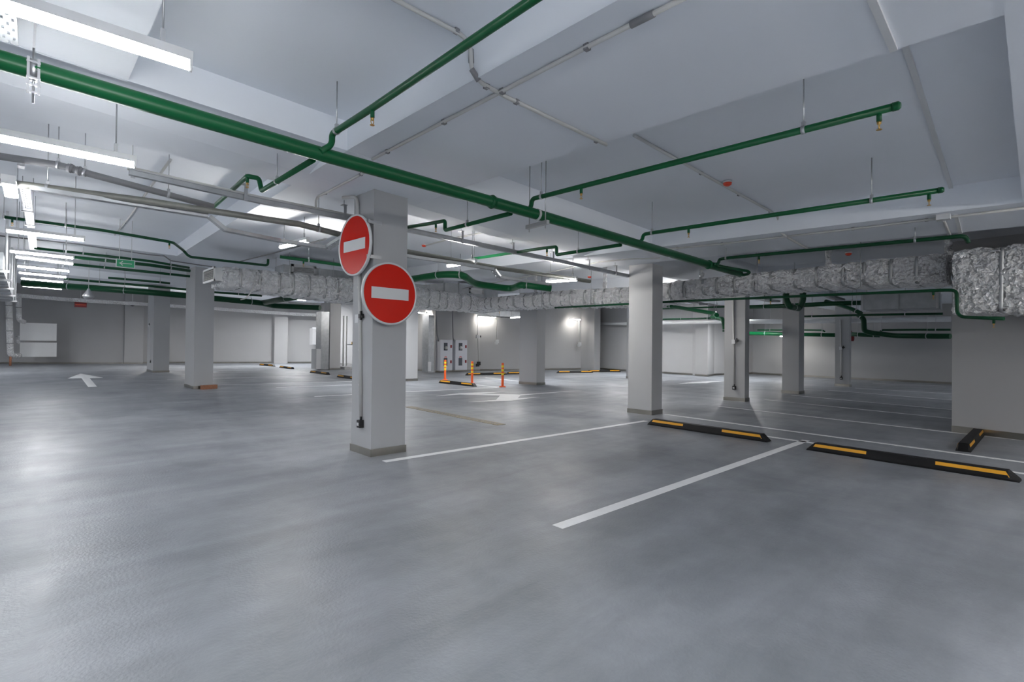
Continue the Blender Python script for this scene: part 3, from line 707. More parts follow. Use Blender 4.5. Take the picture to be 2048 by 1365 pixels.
# ------------------------------------------------------------------ LED lamps
def lamp(label, a, b, w=.06, rods=True, group='LED tube lamps over the drive aisle', m='led', cables=False):
    """b-a is the lit line; the housing sits on top of the opal diffuser"""
    a, b = V(a), V(b)
    t = thing('tube_lamp', label, 'lamp', a, group=group)
    d = (b-a).normalized()
    s = d.cross(Vector((0, 0, 1))).normalized()
    g = G()
    if m in ('bled', 'xled'):     # recessed flat panel with opaque sides
        g.beam(a + V(0, 0, .012), b + V(0, 0, .012), w*.9, .010)
    else:
        g.loft([[p - s*w*.50 + V(0, 0, .018), p - s*w*.46 - V(0, 0, .008), p - s*w*.20 - V(0, 0, .020), p + s*w*.20 - V(0, 0, .020), p + s*w*.46 - V(0, 0, .008), p + s*w*.50 + V(0, 0, .018)] for p in (a, b)])
    g.build('diffuser', M[m], t)
    hh = min(.046, w*.85)
    g = G(); g.beam(a - d*.015 + V(0, 0, .018+hh/2), b + d*.015 + V(0, 0, .018+hh/2), w*1.02, hh)
    if m in ('bled', 'xled'):
        for q in (-1, 1): g.beam(a + s*(q*w*.5) + V(0, 0, .02), b + s*(q*w*.5) + V(0, 0, .02), .006, .05)
    for p in (a - d*.008, b + d*.008): g.beam(p - s*w*.5 + V(0, 0, hh*.3), p + s*w*.5 + V(0, 0, hh*.3), .012, hh*1.4, (0, 0, 1))
    g.build('housing', M['white'], t)
    if rods:
        L_ = (b-a).length
        for f in (.12, .88) if L_ > .5 else (.5,):
            p = a.lerp(b, f); top = ceil_at(p.x, p.y)
            if top - p.z > .12:
                g = G(); g.tube([(p.x, p.y, p.z+.13), (p.x, p.y, top+.01)], .005, 6); g.beam((p.x, p.y, p.z+.06), (p.x, p.y, p.z+.13), .022, .02, (1, 0, 0))
                g.build('suspension_rod', M['steel'], t)
    return t
def lamp_px(label, a, b, **k): return lamp(label, a, b, **k)
la, lb = V((-0.098, 2.903, 2.652)), V((0.542, 2.826, 2.628)); lamp('nearest bright tube lamp, running off the top left corner', la - (lb-la)*.35, lb, w=.052)
la, lb = V((-0.149, 4.772, 2.638)), V((0.555, 4.657, 2.611)); lamp('second tube lamp from the camera at left, below the green main', la - (lb-la)*.25, lb, w=.056)
for lab, a, b, w in (
    ('third tube lamp at left, under the dark green pipe', (-0.209, 9.287, 2.721), (0.541, 9.120, 2.691), .045),
    ('fourth tube lamp at left, first of the tight far stack', (-0.225, 12.026, 2.801), (0.566, 11.874, 2.770), .036),
    ('fifth tube lamp at left, second of the tight far stack', (-0.170, 13.005, 2.828), (0.619, 13.104, 2.804), .036),
    ('sixth tube lamp at left, in the middle of the far stack', (-0.165, 15.208, 2.891), (0.655, 15.068, 2.859), .036),
    ('seventh tube lamp at left, third from the bottom of the far stack', (-0.159, 17.266, 2.951), (0.692, 17.190, 2.920), .036),
    ('eighth tube lamp at left, just above the thick green pipe', (-0.139, 19.592, 3.018), (0.721, 19.485, 2.985), .040),
    ('lowest and farthest tube lamp at left, below the thick green pipe', (-0.125, 23.025, 3.077), (0.807, 22.744, 3.037), .040)):
    lamp(lab, a, b, w=w)
lamp('tube lamp seen end-on at the far left edge below the galvanised pipe', (-0.145, 6.581, 2.760), (-0.137, 7.298, 2.781), w=.10, rods=False)
lamp('lit tube lamp pointing away left of the upper no-entry sign', (2.863, 8.266, 2.807), (2.913, 7.345, 2.779), w=.05, m='mled', group='tube lamps beside the foil ducts')
lamp('lit tube lamp right of the signs above the green hump', (5.276, 7.137, 2.672), (5.262, 6.371, 2.651), w=.05, m='mled', group='tube lamps beside the foil ducts')
lamp('lit tube lamp above the corner of the foil duct', (7.333, 6.679, 2.549), (7.323, 5.934, 2.528), w=.05, m='mled', group='tube lamps beside the foil ducts')
# the aisle row of lamps goes on behind the viewpoint, out of the picture
for word, y in (('nearest', 1.0), ('second', -.9)):
    lamp(word + ' tube lamp of the aisle row behind the viewpoint', (-.10, y, 2.62+fall(0, y)), (.62, y-.06, 2.62+fall(0, y)), w=.065)
for word, x, y in (('first', -3.2, -3.0), ('second', -.4, -4.0), ('third', 2.2, -5.0), ('fourth', -5.5, -.5)):  # added fill lamps behind the viewpoint, brighter than the aisle row
    lamp(word + ' added fill tube lamp, out of view behind the viewpoint', (x, y-.6, 2.5), (x, y+.6, 2.5), w=.07, m='bled', group='added fill lamps out of view')
for word, x, y in (('first', 4.8, -2.6), ('second', 7.6, -2.6), ('third', 2.0, -3.0)):  # added fill for the right-hand ceiling and column fronts
    lamp(word + ' added fill tube lamp, out of view right of the viewpoint', (x-.5, y, 2.55), (x+.5, y, 2.55), w=.075, m='mled', group='added fill lamps out of view')
lamp('added fill tube lamp, out of view behind the near right pier', (18.8, -2.0, 2.58), (20.0, -2.0, 2.58), w=.09, m='bled', group='added fill lamps out of view')  # unseen lamp added to fill the far right bays
lamp('added fill lamp over the far right bays, hidden behind the centre right column', (18.6, 11.27, 2.72), (19.5, 11.80, 2.72), w=.08, m='mled')  # added to brighten the far right walls, concealed by the column
lamp('added fill lamp before the conduit column, hidden behind the centre right column', (11.2, 6.78, 2.58), (11.9, 7.20, 2.58), w=.07, m='mled')  # added to light the left face of the conduit column
lamp('added fill lamp over the far right bays, hidden behind the conduit column', (20.7, 8.42, 2.66), (21.6, 8.79, 2.66), w=.08, m='bled', group='added fill lamps out of view')  # added fill for the right rear wall, kept out of sight
lamp('added fill lamp over the middle bays, hidden behind the foreground column', (7.9, 13.92, 2.84), (8.25, 14.55, 2.84), w=.09, m='bled', group='added fill lamps out of view')  # added to light the pale column and the cabinets
for word, x, y in (('first', -5.0, 6.0), ('second', -4.5, 12.0), ('third', -4.5, 20.0), ('fourth', -4.0, 28.0), ('fifth', -4.5, 31.5)):  # unseen fill lamps added beyond the left edge of the view
    lamp(word + ' added fill tube lamp, out of view to the left', (x, y-.6, 2.6+fall(x, y)), (x, y+.6, 2.6+fall(x, y)), w=.09, m='xled' if y == 28 else 'bled', group='added fill lamps out of view')
lamp('added fill lamp over the rear left bay, hidden above the foil duct', (10.6, 30.0, 3.85), (11.8, 30.0, 3.83), w=.09, m='xled')  # hidden lamp added to lift the rear left wall
lamp('added fill lamp over the rear left bay, hidden behind the sign column', (11.6, 21.6, 2.95), (12.4, 21.6, 2.93), w=.09, m='mled')  # hidden fill added around the duct column
lamp('added fill lamp near the radiator wall, hidden behind the brick column', (6.32, 29.5, 3.25), (6.53, 30.5, 3.25), w=.12, m='mled')  # added fill for the radiator wall, screened by the column
lamp('added fill lamp near the radiator wall, hidden behind the farthest left column', (4.74, 31.2, 3.3), (4.88, 32.2, 3.3), w=.12, m='mled')  # second hidden lamp added to brighten the radiator wall
lamp('added fill lamp over the bollard bay, hidden behind the duct corner', (12.5, 13.0, 2.98), (13.5, 13.0, 2.98), w=.08, m='bled')  # hidden lamp added to brighten the back wall
lamp('added fill lamp over the rear right bay, hidden behind the right foil duct', (18.9, 13.4, 3.26), (19.9, 13.4, 3.26), w=.08, m='bled')  # added fill for the right part of the back wall, hidden
WG = 'short lamps on the rear walls'
lamp('wall lamp over the switch and the white socket on the rear wall', (16.098, 19.250, 2.702), (16.993, 18.950, 2.708), w=.07, rods=False, m='wled', group=WG)
lamp('wall lamp on the rear wall right of the pale column', (21.078, 17.500, 2.741), (21.558, 17.200, 2.726), w=.09, rods=False, m='wled', group=WG)
lamp('wall lamp just right of the lower no-entry sign', (13.550, 20.609, 2.820), (13.550, 19.976, 2.760), w=.08, rods=True, m='wled', group=WG)
lamp('lamp half hidden behind the second column before the bright right wall', (24.600, 8.117, 1.842), (24.600, 7.478, 1.805), w=.09, rods=True, m='wled', group=WG)
lamp('unlit-looking slim lamp hanging before the rear wall near the pale column', (14.200, 14.891, 2.415), (14.200, 14.201, 2.443), w=.06, rods=True, m='wled', group=WG)

# ------------------------------------------------------------------ foil-wrapped ducts
def rrect(w, h, r, n=6):
    pts = []
    for cx, cy, a0 in ((w/2-r, h/2-r, 0), (-w/2+r, h/2-r, 90), (-w/2+r, -h/2+r, 180), (w/2-r, -h/2+r, 270)):
        for k in range(n+1):
            a = math.radians(a0 + 90*k/n); pts.append((cx + r*math.cos(a), cy + r*math.sin(a)))
    out = []
    for i in range(len(pts)):      # extra points on the long flats
        a, b = pts[i], pts[(i+1) % len(pts)]
        out.append(a)
        L_ = math.hypot(b[0]-a[0], b[1]-a[1])
        k = int(L_/.065)
        for j in range(1, k): out.append((a[0]+(b[0]-a[0])*j/k, a[1]+(b[1]-a[1])*j/k))
    return out
def foil_duct(t, frames, spacing=.55, puff=.03, crumple=.013, r=.12):
    """frames: (centre, width, height); lofts a pillowed foil skin between straps"""
    rnd = random.Random(11)
    cs = [V(f[0]) for f in frames]
    seg = [(cs[i+1]-cs[i]).length for i in range(len(cs)-1)]
    total = sum(seg)
    nstrap = max(2, round(total/spacing))
    def at(s):
        for i, L_ in enumerate(seg):
            if s <= L_ or i == len(seg)-1:
                f = min(1, s/L_); a, b = frames[i], frames[i+1]
                return cs[i].lerp(cs[i+1], f), a[1]+(b[1]-a[1])*f, a[2]+(b[2]-a[2])*f, (cs[i+1]-cs[i]).normalized()
            s -= L_
    bounds = [0.0]
    for k in range(1, nstrap): bounds.append(total*k/nstrap + rnd.uniform(-.07, .07))
    bounds.append(total)
    rings = []; base = None
    for k in range(nstrap):
        s0, s1 = bounds[k], bounds[k+1]; m = max(5, round((s1-s0)/.06))
        for j in range(m + (k == nstrap-1)):
            f = j/m; c, w, h, d = at(s0+(s1-s0)*f)
            pf = 1 - puff*(1-(max(0, math.sin(math.pi*f)))**.45)*2
            sd = d.cross(Vector((0, 0, 1))).normalized(); up = sd.cross(d)
            prof = rrect(w, h, min(r, h*.42))
            if base is None: base = len(prof)
            if len(prof) != base: prof = [prof[min(len(prof)-1, int(i*len(prof)/base))] for i in range(base)]
            rings.append([c + sd*(x*pf + rnd.gauss(0, crumple)) + up*(y*pf + rnd.gauss(0, crumple)) + d*rnd.gauss(0, crumple*.6) for x, y in prof])
    g = G(); g.loft(rings, True, False); ins = g.build('foil_insulation', M['foil'], t)
    for k in range(1, nstrap):
        c, w, h, d = at(bounds[k]); sd = d.cross(Vector((0, 0, 1))).normalized(); up = sd.cross(d)
        ring = lambda q, e: [c + d*q + sd*(x*(1-2*puff)) + sd*(e if x > 0 else -e) + up*(y*(1-2*puff)) + up*(e if y > 0 else -e) for x, y in rrect(w, h, min(r, h*.42))]
        g = G(); g.loft([ring(-.022, .0), ring(-.02, .012), ring(.02, .012), ring(.022, .0)], True, True); g.build('strap', M['foiltape'], t)
    return t
LY = 11.55
ld = thing('foil_duct', 'silver foil-wrapped air duct at left centre, with a square grille at its left end', 'air duct', (3.0, LY+.45, 2.62))
l0, l1, l2, l3 = (2.858, 11.550, 2.834), (5.618, 11.550, 2.860), (7.459, 11.550, 2.827), (9.689, 11.550, 2.738)
k0, k1, k2, k3 = (2.864, 11.550, 2.436), (5.625, 11.550, 2.315), (7.466, 11.550, 2.279), (9.695, 11.550, 2.321)
foil_duct(ld, [((a[0], LY+.45, (a[2]+b[2])/2+.02), .90, a[2]-b[2]+.02) for a, b in ((l0, k0), (l1, k1), (l2, k2), (l3, k3))], .36)
gx0, gx1 = (2.724, 11.550, 2.687)[0], (2.869, 11.550, 2.702)[0]
zt, zb = (2.722, 11.550, 2.829)[2], (2.726, 11.550, 2.556)[2]
g = G(); g.box((gx0, LY+.03, zb), (gx1+.05, LY+.86, zt)); g.build('collar', M['galv'], ld)
g = G()
for lo, hi in (((LY-.01, zb-.01), (LY+.03, zt+.01)), ((LY+.86, zb-.01), (LY+.90, zt+.01)), ((LY-.01, zb-.01), (LY+.90, zb+.03)), ((LY-.01, zt-.03), (LY+.90, zt+.01))):
    g.box((gx0-.02, lo[0], lo[1]), (gx0+.005, hi[0], hi[1]))
gf = g.build('grille_frame', M['white'], ld)
g = G()
for k in range(15): g.box((gx0-.006, LY+.03+.83*k/15, zb+.03), (gx0-.002, LY+.045+.83*k/15, zt-.03))
for k in range(6): g.box((gx0-.008, LY+.03, zb+.03+(zt-zb-.06)*k/6), (gx0-.004, LY+.86, zb+.04+(zt-zb-.06)*k/6))
g.build('grille_mesh', M['galvdull'], gf)
g = G()
for x in (4.2, 5.6, 7.0, 8.4):
    for y in (LY+.02, LY+.88): g.tube([(x, y, 2.45), (x, y, ceil_at(x, y)+.01)], .005, 6)
g.build('hanger_rod', M['steel'], ld)

RX = 9.7
rd = thing('foil_duct', 'silver foil-wrapped air duct running from the corner at centre to the right pier', 'air duct', (RX+.5, 6, 2.5))
tops = [(9.700, 11.470, 2.689), (9.700, 8.727, 2.705), (9.700, 6.397, 2.631), (9.700, 4.705, 2.673), (9.700, 2.583, 2.707), (9.700, 0.963, 2.726)]
bots = [(9.700, 11.465, 2.377), (9.700, 8.723, 2.344), (9.700, 6.393, 2.227), (9.700, 4.703, 2.363), (9.700, 2.582, 2.376), (9.700, 0.962, 2.314)]
fr = [((RX+.5, 12.4, 2.50), 1.0, .40)] + [((RX+.5, (a[1]+b[1])/2, (a[2]+b[2])/2), 1.0, a[2]-b[2]+.02) for a, b in zip(tops, bots)]
foil_duct(rd, fr, .34)
for px, dx in (((1658, 528), .45), ((1900, 505), .4), ((1404, 553), .3), ((1208, 577), .3), ((1071, 586), .3)):
    pass
for p in ((10.000, 2.533, 2.668), (10.000, 0.952, 2.659), (10.000, 4.817, 2.589), (10.000, 7.225, 2.540), (10.000, 9.526, 2.594)):
    g = G(); top = ceil_at(p[0], p[1]); n = 9
    g.tube([(p[0]+random.gauss(0, .006), p[1]+random.gauss(0, .006), p[2]+(top+.005-p[2])*k/n) for k in range(n+1)], [.048+random.uniform(-.008, .008) for _ in range(n+1)], 12)
    g.build('insulated_riser', M['foil'], rd)
g = G()
for y in (2.0, 3.6, 7.4, 9.0):
    g.tube([(RX-.02, y, 2.30), (RX-.02, y, ceil_at(RX-.02, y)+.01)], .006, 6)
g.build('hanger_rod', M['steel'], rd)
b0, b1 = (9.300, 0.791, 2.671), (9.300, 0.789, 1.817)
bd = thing('foil_duct', 'big square foil-wrapped duct at the right edge above the pier wall', 'air duct', (9.85, 0, 2.2))
foil_duct(bd, [((9.77, .80, (b0[2]+b1[2])/2), 0.92, b0[2]-b1[2]+.02), ((9.46, -2.2, (b0[2]+b1[2])/2-.03), 0.92, b0[2]-b1[2]+.02)], .50, .02, .014, .07)

# bare sheet-metal ducts
def sheet_duct(label, lo, hi, axis, seams=.6, name='sheet_metal_duct', m='galv'):
    t = thing(name, label, 'air duct', lo)
    g = G(); g.box(lo, hi); g.build('casing', M[m], t)
    n = int((hi[axis]-lo[axis])/seams)
    for k in range(1, n):
        a, b = list(lo), list(hi); s = lo[axis]+(hi[axis]-lo[axis])*k/n
        a[axis], b[axis] = s-.012, s+.012
        for j in range(3):
            if j != axis: a[j] -= .015; b[j] += .015
        g = G(); g.box(a, b); g.build('flange', M[m], t)
    return t
s0, s1, s2, s3 = (4.569, 13.000, 3.269), (6.323, 13.000, 3.015), (4.751, 13.000, 3.278), (5.388, 13.000, 3.042)
sd_ = sheet_duct('bare galvanised duct with a white louvred grille behind the left foil duct', (s0[0], 13.0, s3[2]+.01), ((8.217, 13.000, 3.227)[0], 13.6, s2[2]-.02), 0, .8)
def louvre(t, x0, x1, y, z0, z1, n=7, e=.06):
    g = G()
    for a, b in (((x0, z0), (x1, z0+e)), ((x0, z1-e), (x1, z1)), ((x0, z0), (x0+e, z1)), ((x1-e, z0), (x1, z1))):
        g.box((a[0], y-.03, a[1]), (b[0], y+.004, b[1]))
    f = g.build('grille_frame', M['white'], t)
    g = G(); g.box((x0+e, y-.006, z0+e), (x1-e, y-.002, z1-e)); g.build('opening', M['dark'], f)
    g = G()
    for k in range(n):
        z = z0+e+(z1-z0-2*e)*(k+.5)/n
        g.beam((x0+e, y-.018, z), (x1-e, y-.018, z), .014, .008, (0, .6, .8))
    g.build('louvre_blades', M['white'], f)
louvre(sd_, s2[0], s3[0], 13.0, (5.066, 13.000, 3.034)[2], (5.062, 13.000, 3.289)[2])
s0, s1 = (8.392, 13.000, 3.214), (11.739, 13.000, 3.032)
sd_ = sheet_duct('bare galvanised duct with a small grille below the green hump', ((8.358, 13.000, 3.165)[0], 13.0, (9.701, 13.000, 2.925)[2]), ((11.761, 13.000, 3.138)[0], 13.5, (9.696, 13.000, 3.275)[2]), 0, .55)
louvre(sd_, (10.474, 13.000, 3.084)[0], (11.078, 13.000, 3.134)[0], 13.0, (10.731, 13.000, 3.005)[2], (10.728, 13.000, 3.188)[2], 5)
d0, d1 = (10.162, 23.616, 0.000), (10.373, 23.485, 0.000)
vd = sheet_duct('galvanised duct standing down the left side of a rear column', (10.30, 24.15, .02), (10.70, 24.75, 2.85), 2, .9)
g = G(); g.prism([(10.10, 24.2), (10.30, 24.15), (10.30, 24.75), (10.10, 24.8)], .05, 1.02); g.build('floor_grille', M['white'], vd)
vd = sheet_duct('galvanised duct standing on the rear wall left of the fire cabinets', ((13.018, 19.000, 1.066)[0], 19.0, .04), ((13.316, 19.000, 1.066)[0], 19.5, 2.62), 2, .9)
g = G(); g.box(((12.991, 18.980, 1.066)[0], 18.97, .10), ((13.153, 18.980, 1.066)[0], 18.999, .52)); g.build('floor_grille', M['white'], vd)
f0, f1 = (13.000, 2.630, 2.450), (13.000, 1.424, 2.135)
fb = sheet_duct('galvanised fan box under the right foil duct', (13.0, f1[1], f1[2]+.01), (13.9, f0[1], (13.000, 1.998, 2.472)[2]), 1, .5)
for y in (f0[1]+.02, f1[1]-.02):
    g = G(); g.box((12.985, y-.02, f1[2]-.01), (13.0, y+.02, (13.000, 1.999, 2.492)[2])); g.build('corner_rail', M['steel'], fb)
    g = G(); g.tube([(13.4, y, f1[2]), (13.4, y, ceil_at(13.4, y)+.01)], .008, 6); g.build('hanger_rod', M['steel'], fb)
ad = sheet_duct('galvanised duct seen end-on at the far left edge beside the lamp stack', (-1.35, 13.2, 2.60), (-.34, 24, 2.92), 1, 1.2)
for y in (13.3, 15.2, 17.6, 20.4, 23.2):
    g = G(); g.tube([(-.30, y, 2.56), (-.30, y, ceil_at(-.3, y)+.01)], .02, 8); hf = g.build('hanger_rod', M['white'], ad)
    g = G(); g.box((-1.45, y-.03, 2.55), (-.26, y+.03, 2.60)); g.build('cross_rail', M['white'], hf)
hd = sheet_duct('galvanised duct hanging before the rear wall left of the pale column', ((14.329, 16.500, 2.721)[0], 16.5, (15.062, 16.500, 2.583)[2]), ((16.496, 16.500, 2.835)[0], 17.2, (15.058, 16.500, 2.826)[2]), 0, .6)
for f in (.15, .85):
    hx = (14.329, 16.500, 2.721)[0]*(1-f) + (16.496, 16.500, 2.835)[0]*f
    g = G(); g.tube([(hx, 16.85, (15.060, 16.500, 2.693)[2]), (hx, 16.85, ceil_at(hx, 16.85)+.01)], .008, 6); g.build('hanger_rod', M['steel'], hd)
# supply pipe columns left of the sign column
pl = (11.493, 23.934, 0.000)
g = G(); g.box((11.45, 24.0, 0), (13.8, 27.0, .14)); tag(g.build('concrete_plinth', M['column'], loc=(12.6, 25.5, 0)), 'low pale plinth carrying riser pipes beside the rear column', 'plinth')
for lab, px0, px1 in (('left white riser pipe standing on the low plinth', (11.730, 25.000, 3.054), (11.839, 25.000, 0.128)), ('right white riser pipe over the low plinth with a valve branch', (11.982, 25.100, 3.072), (12.062, 25.100, 1.244))):
    t = thing('riser_pipe', lab, 'pipe', px0, group='white riser pipes')
    g = G(); g.tube([(px1[0], px1[1], 2.75), (px1[0], px1[1], .14)], .04 if 'left' in lab else .03, 12); pr_ = g.build('tube', M['pvc'], t)
    if 'right' in lab:
        g = G(); g.tube([(px1[0], px1[1], 1.25), (px1[0]+.55, px1[1], 1.25), (px1[0]+.55, px1[1], .5)], .03, 10, .05); g.build('branch', M['steel'], t)
        g = G(); g.lathe((px1[0]+.3, px1[1], 1.28), [(.05, 0), (.05, .03), (.02, .05), (.02, .1), (.06, .1), (.06, .12)], 10); g.build('valve_wheel', M['brass'], t)
c0 = V((3.501, 11.530, 2.799))
tag(G().tube([c0, (3.467, 11.480, 2.674), (3.407, 11.400, 2.462), (3.322, 11.400, 2.288), (3.247, 11.400, 2.209), (3.162, 11.400, 2.183)], .012, 8, .15).build('loose_cable', M['pvc'], loc=c0), 'loose white cable curling below the left foil duct', 'cable')

# ------------------------------------------------------------------ no-entry signs
def no_entry(label, c, n, r=.36):
    c, n = V(c), V(n)
    s = n.cross(Vector((0, 0, 1))).normalized()
    t = thing('no_entry_sign', label, 'road sign', c)
    g = G(); g.disc(c, n, r*.985, .006, 64); g.ring(c + n*.0, n, r*.94, .030, r*.06, 64); g.build('rim', M['white'], t)
    g = G(); g.disc(c + n*.006, n, r*.94, .008, 64); g.build('red_face', M['red'], t)
    g = G(); p = c + n*.0115; g.beam(p - s*.245, p + s*.245, .130, .004, n); g.build('white_bar', M['white'], t)
    return t, s
S1 = V((2.785, 5.609, 2.466)); s1, sd1 = no_entry('upper no-entry sign on the left face of the foreground column, seen at a slant', S1, (-1, -.05, 0), .365)
S2 = V((3.021, 5.200, 1.883)); s2, sd2 = no_entry('lower no-entry sign on the front face of the foreground column, facing the camera', S2, (.03, -1, 0), .362)
for z in (.24, -.16):
    g = G(); g.box((S1.x+.004, MAINY-.03, S1.z+z-.02), (S1.x+.024, S1.y+.25, S1.z+z+.02)); g.box((S1.x+.004, MAINY-.008, S1.z+z-.02), (MAINX+.10, MAINY-.001, S1.z+z+.02)); g.build('bracket', M['steel'], s1)
for z in (.2, -.2):
    g = G(); g.box((S2.x-.26, S2.y+.006, S2.z+z-.02), (S2.x+.26, S2.y+.024, S2.z+z+.02)); g.box((MAINX+.02, S2.y+.01, S2.z+z-.02), (MAINX+.06, MAINY+.002, S2.z+z+.02)); g.build('bracket', M['steel'], s2)

# conduits with switches and sockets on columns and walls
def column_conduit(label, pts, r, box, sock, n=(-1, 0, 0), clips=(), sw=True, bm_='black'):
    t = thing('cable_conduit', label, 'conduit', pts[0])
    g = G(); g.tube(pts, r, 10, .05); g.build('tube', M['pvc'], t)
    for c in clips:
        c = V(c); g = G(); g.box(c - V(.02, .02, .01), c + V(.02, .02, .01)); g.build('clip', M['pvc'], t)
    if box:
        b = V(box); g = G(); g.box(b - V(.03, .04, .05), b + V(.03, .04, .05)); bx = g.build('switch_box', M['white'], t)
        if sw:
            q = b + V(-.01, -.075, .03); g = G(); g.beam(q - V(0, 0, .045), q + V(0, 0, .06), .022, .022, (0, 1, 0)); g.beam(q - V(0, .05, .005), q + V(0, .05, -.005), .026, .022); g.box(q - V(.02, .025, .025), q + V(.03, .025, .025)); g.build('rotary_switch', M['black'], bx)
    if sock:
        s = V(sock); g = G(); g.box(s - V(.035, .035, .045), s + V(.03, .035, .045)); g.tube([s + V(0, 0, .04), s + V(0, 0, .085)], .014, 8); so = g.build('socket', M[bm_], t)
        g = G(); g.box(s - V(.041, .018, .02), s - V(.034, -.018, -.015)); g.build('socket_cover', M['white'], so)
    return t
mtop = SOFFIT + fall(2.8, 5.5)
p_ = V((2.852, 5.682, 3.047))
column_conduit('white conduit down the left face of the foreground column, with black switch and socket',
    [(p_.x-.12, p_.y+.16, mtop-.03), (p_.x-.02, p_.y, mtop-.03), (p_.x, p_.y, mtop-.15), (2.852, 5.617, 2.064), (2.852, 5.591, 1.586), (2.852, 5.540, 0.416)], .020,
    (2.855, 5.629, 1.599), (2.848, 5.531, 0.359), clips=[(2.855, 5.581, 1.230), (2.855, 5.563, 0.816), (2.855, 5.627, 1.976)])
column_conduit('conduit on the column below the duct at right, with black switch and socket', [(12.480, 5.200, 2.476), (12.480, 5.181, 1.459), (12.480, 5.162, 0.396)], .02, (12.470, 5.177, 1.446), (12.470, 5.157, 0.324))
column_conduit('conduit on the small farthest right column, with switch and socket', [(20.400, 4.794, 2.312), (20.400, 4.775, 1.321), (20.400, 4.756, 0.350)], .025, (20.380, 4.778, 1.321), (20.380, 4.759, 0.282))
column_conduit('thin cable with a switch on the left edge of the farthest left column', [(3.830, 27.021, 3.684), (3.830, 26.741, 2.076), (3.830, 26.344, 0.481)], .03, (3.820, 26.790, 2.011), (3.820, 26.271, 0.441))
def wall_conduit(label, top, bot, box=None, white=True):
    t = thing('cable_conduit', label, 'conduit', top, group='conduits on the rear wall')
    g = G(); g.tube([top, bot], .025, 8); g.build('tube', M['pvc'], t)
    b = V(bot); g = G(); g.box(b - V(.09, .06, .10), b + V(.09, .02, .08)); g.box(b - V(.15, .05, .16), b + V(.02, .02, -.02)); g.build('socket', M['white'] if white else M['black'], t)
    if box:
        q = V(box); g = G(); g.box(q - V(.10, .07, .08), q + V(.10, .02, .10)); bx = g.build('switch_box', M['white'], t)
        g = G(); g.box(q + V(.11, -.08, -.03), q + V(.17, -.02, .06)); g.build('rotary_switch', M['black'], bx)
wall_conduit('conduit with a switch box on the rear wall, left of the bright lamp patch', (16.107, 19.300, 2.753), (16.205, 19.300, 0.396), (16.122, 19.300, 1.712), False)
wall_conduit('conduit ending in a white socket on the rear wall, right of the bright patch', (16.882, 18.750, 2.572), (16.931, 18.750, 1.500))
wall_conduit('conduit ending in a white socket on the rear wall, right of the pale column', (21.535, 17.250, 2.645), (21.596, 17.250, 1.428))
for lab, a, b, c in (('grey hose conduit drooping into the left fire cabinet', (13.473, 19.100, 2.711), (13.542, 19.100, 1.798), (13.686, 19.100, 1.457)), ('grey hose conduit drooping into the right fire cabinet', (14.412, 19.100, 2.759), (14.457, 19.100, 1.655), (14.607, 19.100, 1.445))):
    tag(G().tube([(a[0], a[1], ceil_at(a[0], a[1])+.01), a, b, V(b)+V(.02, 0, -.08), V(c)+V(0, .06, 0)], .03, 8, .06).build('hose_conduit', M['pvcgrey'], loc=a), lab, 'conduit', None)

# ------------------------------------------------------------------ fire cabinets
def cabinet(label, xa, xb, yf, depth, zb, zt):
    t = thing('fire_cabinet', label, 'fire cabinet', (xa, yf, zb), group='white fire cabinets')
    w, zm = xb-xa, (zb+zt)/2
    g = G(); g.box((xa, yf+.012, zb), (xb, yf+depth, zt)); g.build('body', M['greycab'], t)
    for k, (z0, z1) in enumerate(((zb+.008, zm-.006), (zm+.006, zt-.008))):
        g = G(); g.box((xa+.008, yf-.006, z0), (xb-.008, yf+.012, z1)); d = g.build('door', M['greycab'], t)
        wx, wz = xa+w*.40, z0+(z1-z0)*.30
        g = G(); g.box((wx-w*.13, yf-.012, wz), (wx+w*.17, yf-.006, wz+.36)); g.build('window', M['glass'], d)
        g = G(); g.box((xb-w*.19, yf-.02, z0+(z1-z0)*.48), (xb-w*.07, yf-.006, z0+(z1-z0)*.66)); g.build('lock', M['redlock'], d)
        if k == 0:
            ex, ez = wx+.02, z1-.11
            g = G(); g.box((ex-.055, yf-.0085, ez-.055), (ex+.055, yf-.006, ez+.055)); e = g.build('emblem', M['red'], d)
            g = G(); g.box((ex-.022, yf-.0095, ez-.03), (ex+.022, yf-.0084, ez+.03)); g.tube([(ex+.022, yf-.009, ez+.03), (ex+.035, yf-.009, ez), (ex+.022, yf-.009, ez-.02)], .004, 6); g.build('emblem_hose', M['white'], e)
        else:
            g = G(); g.lathe((wx+.03, yf-.013, wz+.13), [(.001, -.09), (.07, -.05), (.085, 0), (.07, .05), (.001, .09)], 14); g.build('hose_reel', M['pvc'], d)
    return t
for lab, p0, p1, q in (('left white double fire cabinet behind the first orange bollard', (13.813, 19.200, 1.551), (14.511, 19.200, 0.097), .32), ('right white double fire cabinet, beside the first bollard', (14.682, 19.200, 1.541), (15.400, 19.200, 0.074), .32)):
    cabinet(lab, p0[0], p1[0], 19.2, q, .09, 1.53)

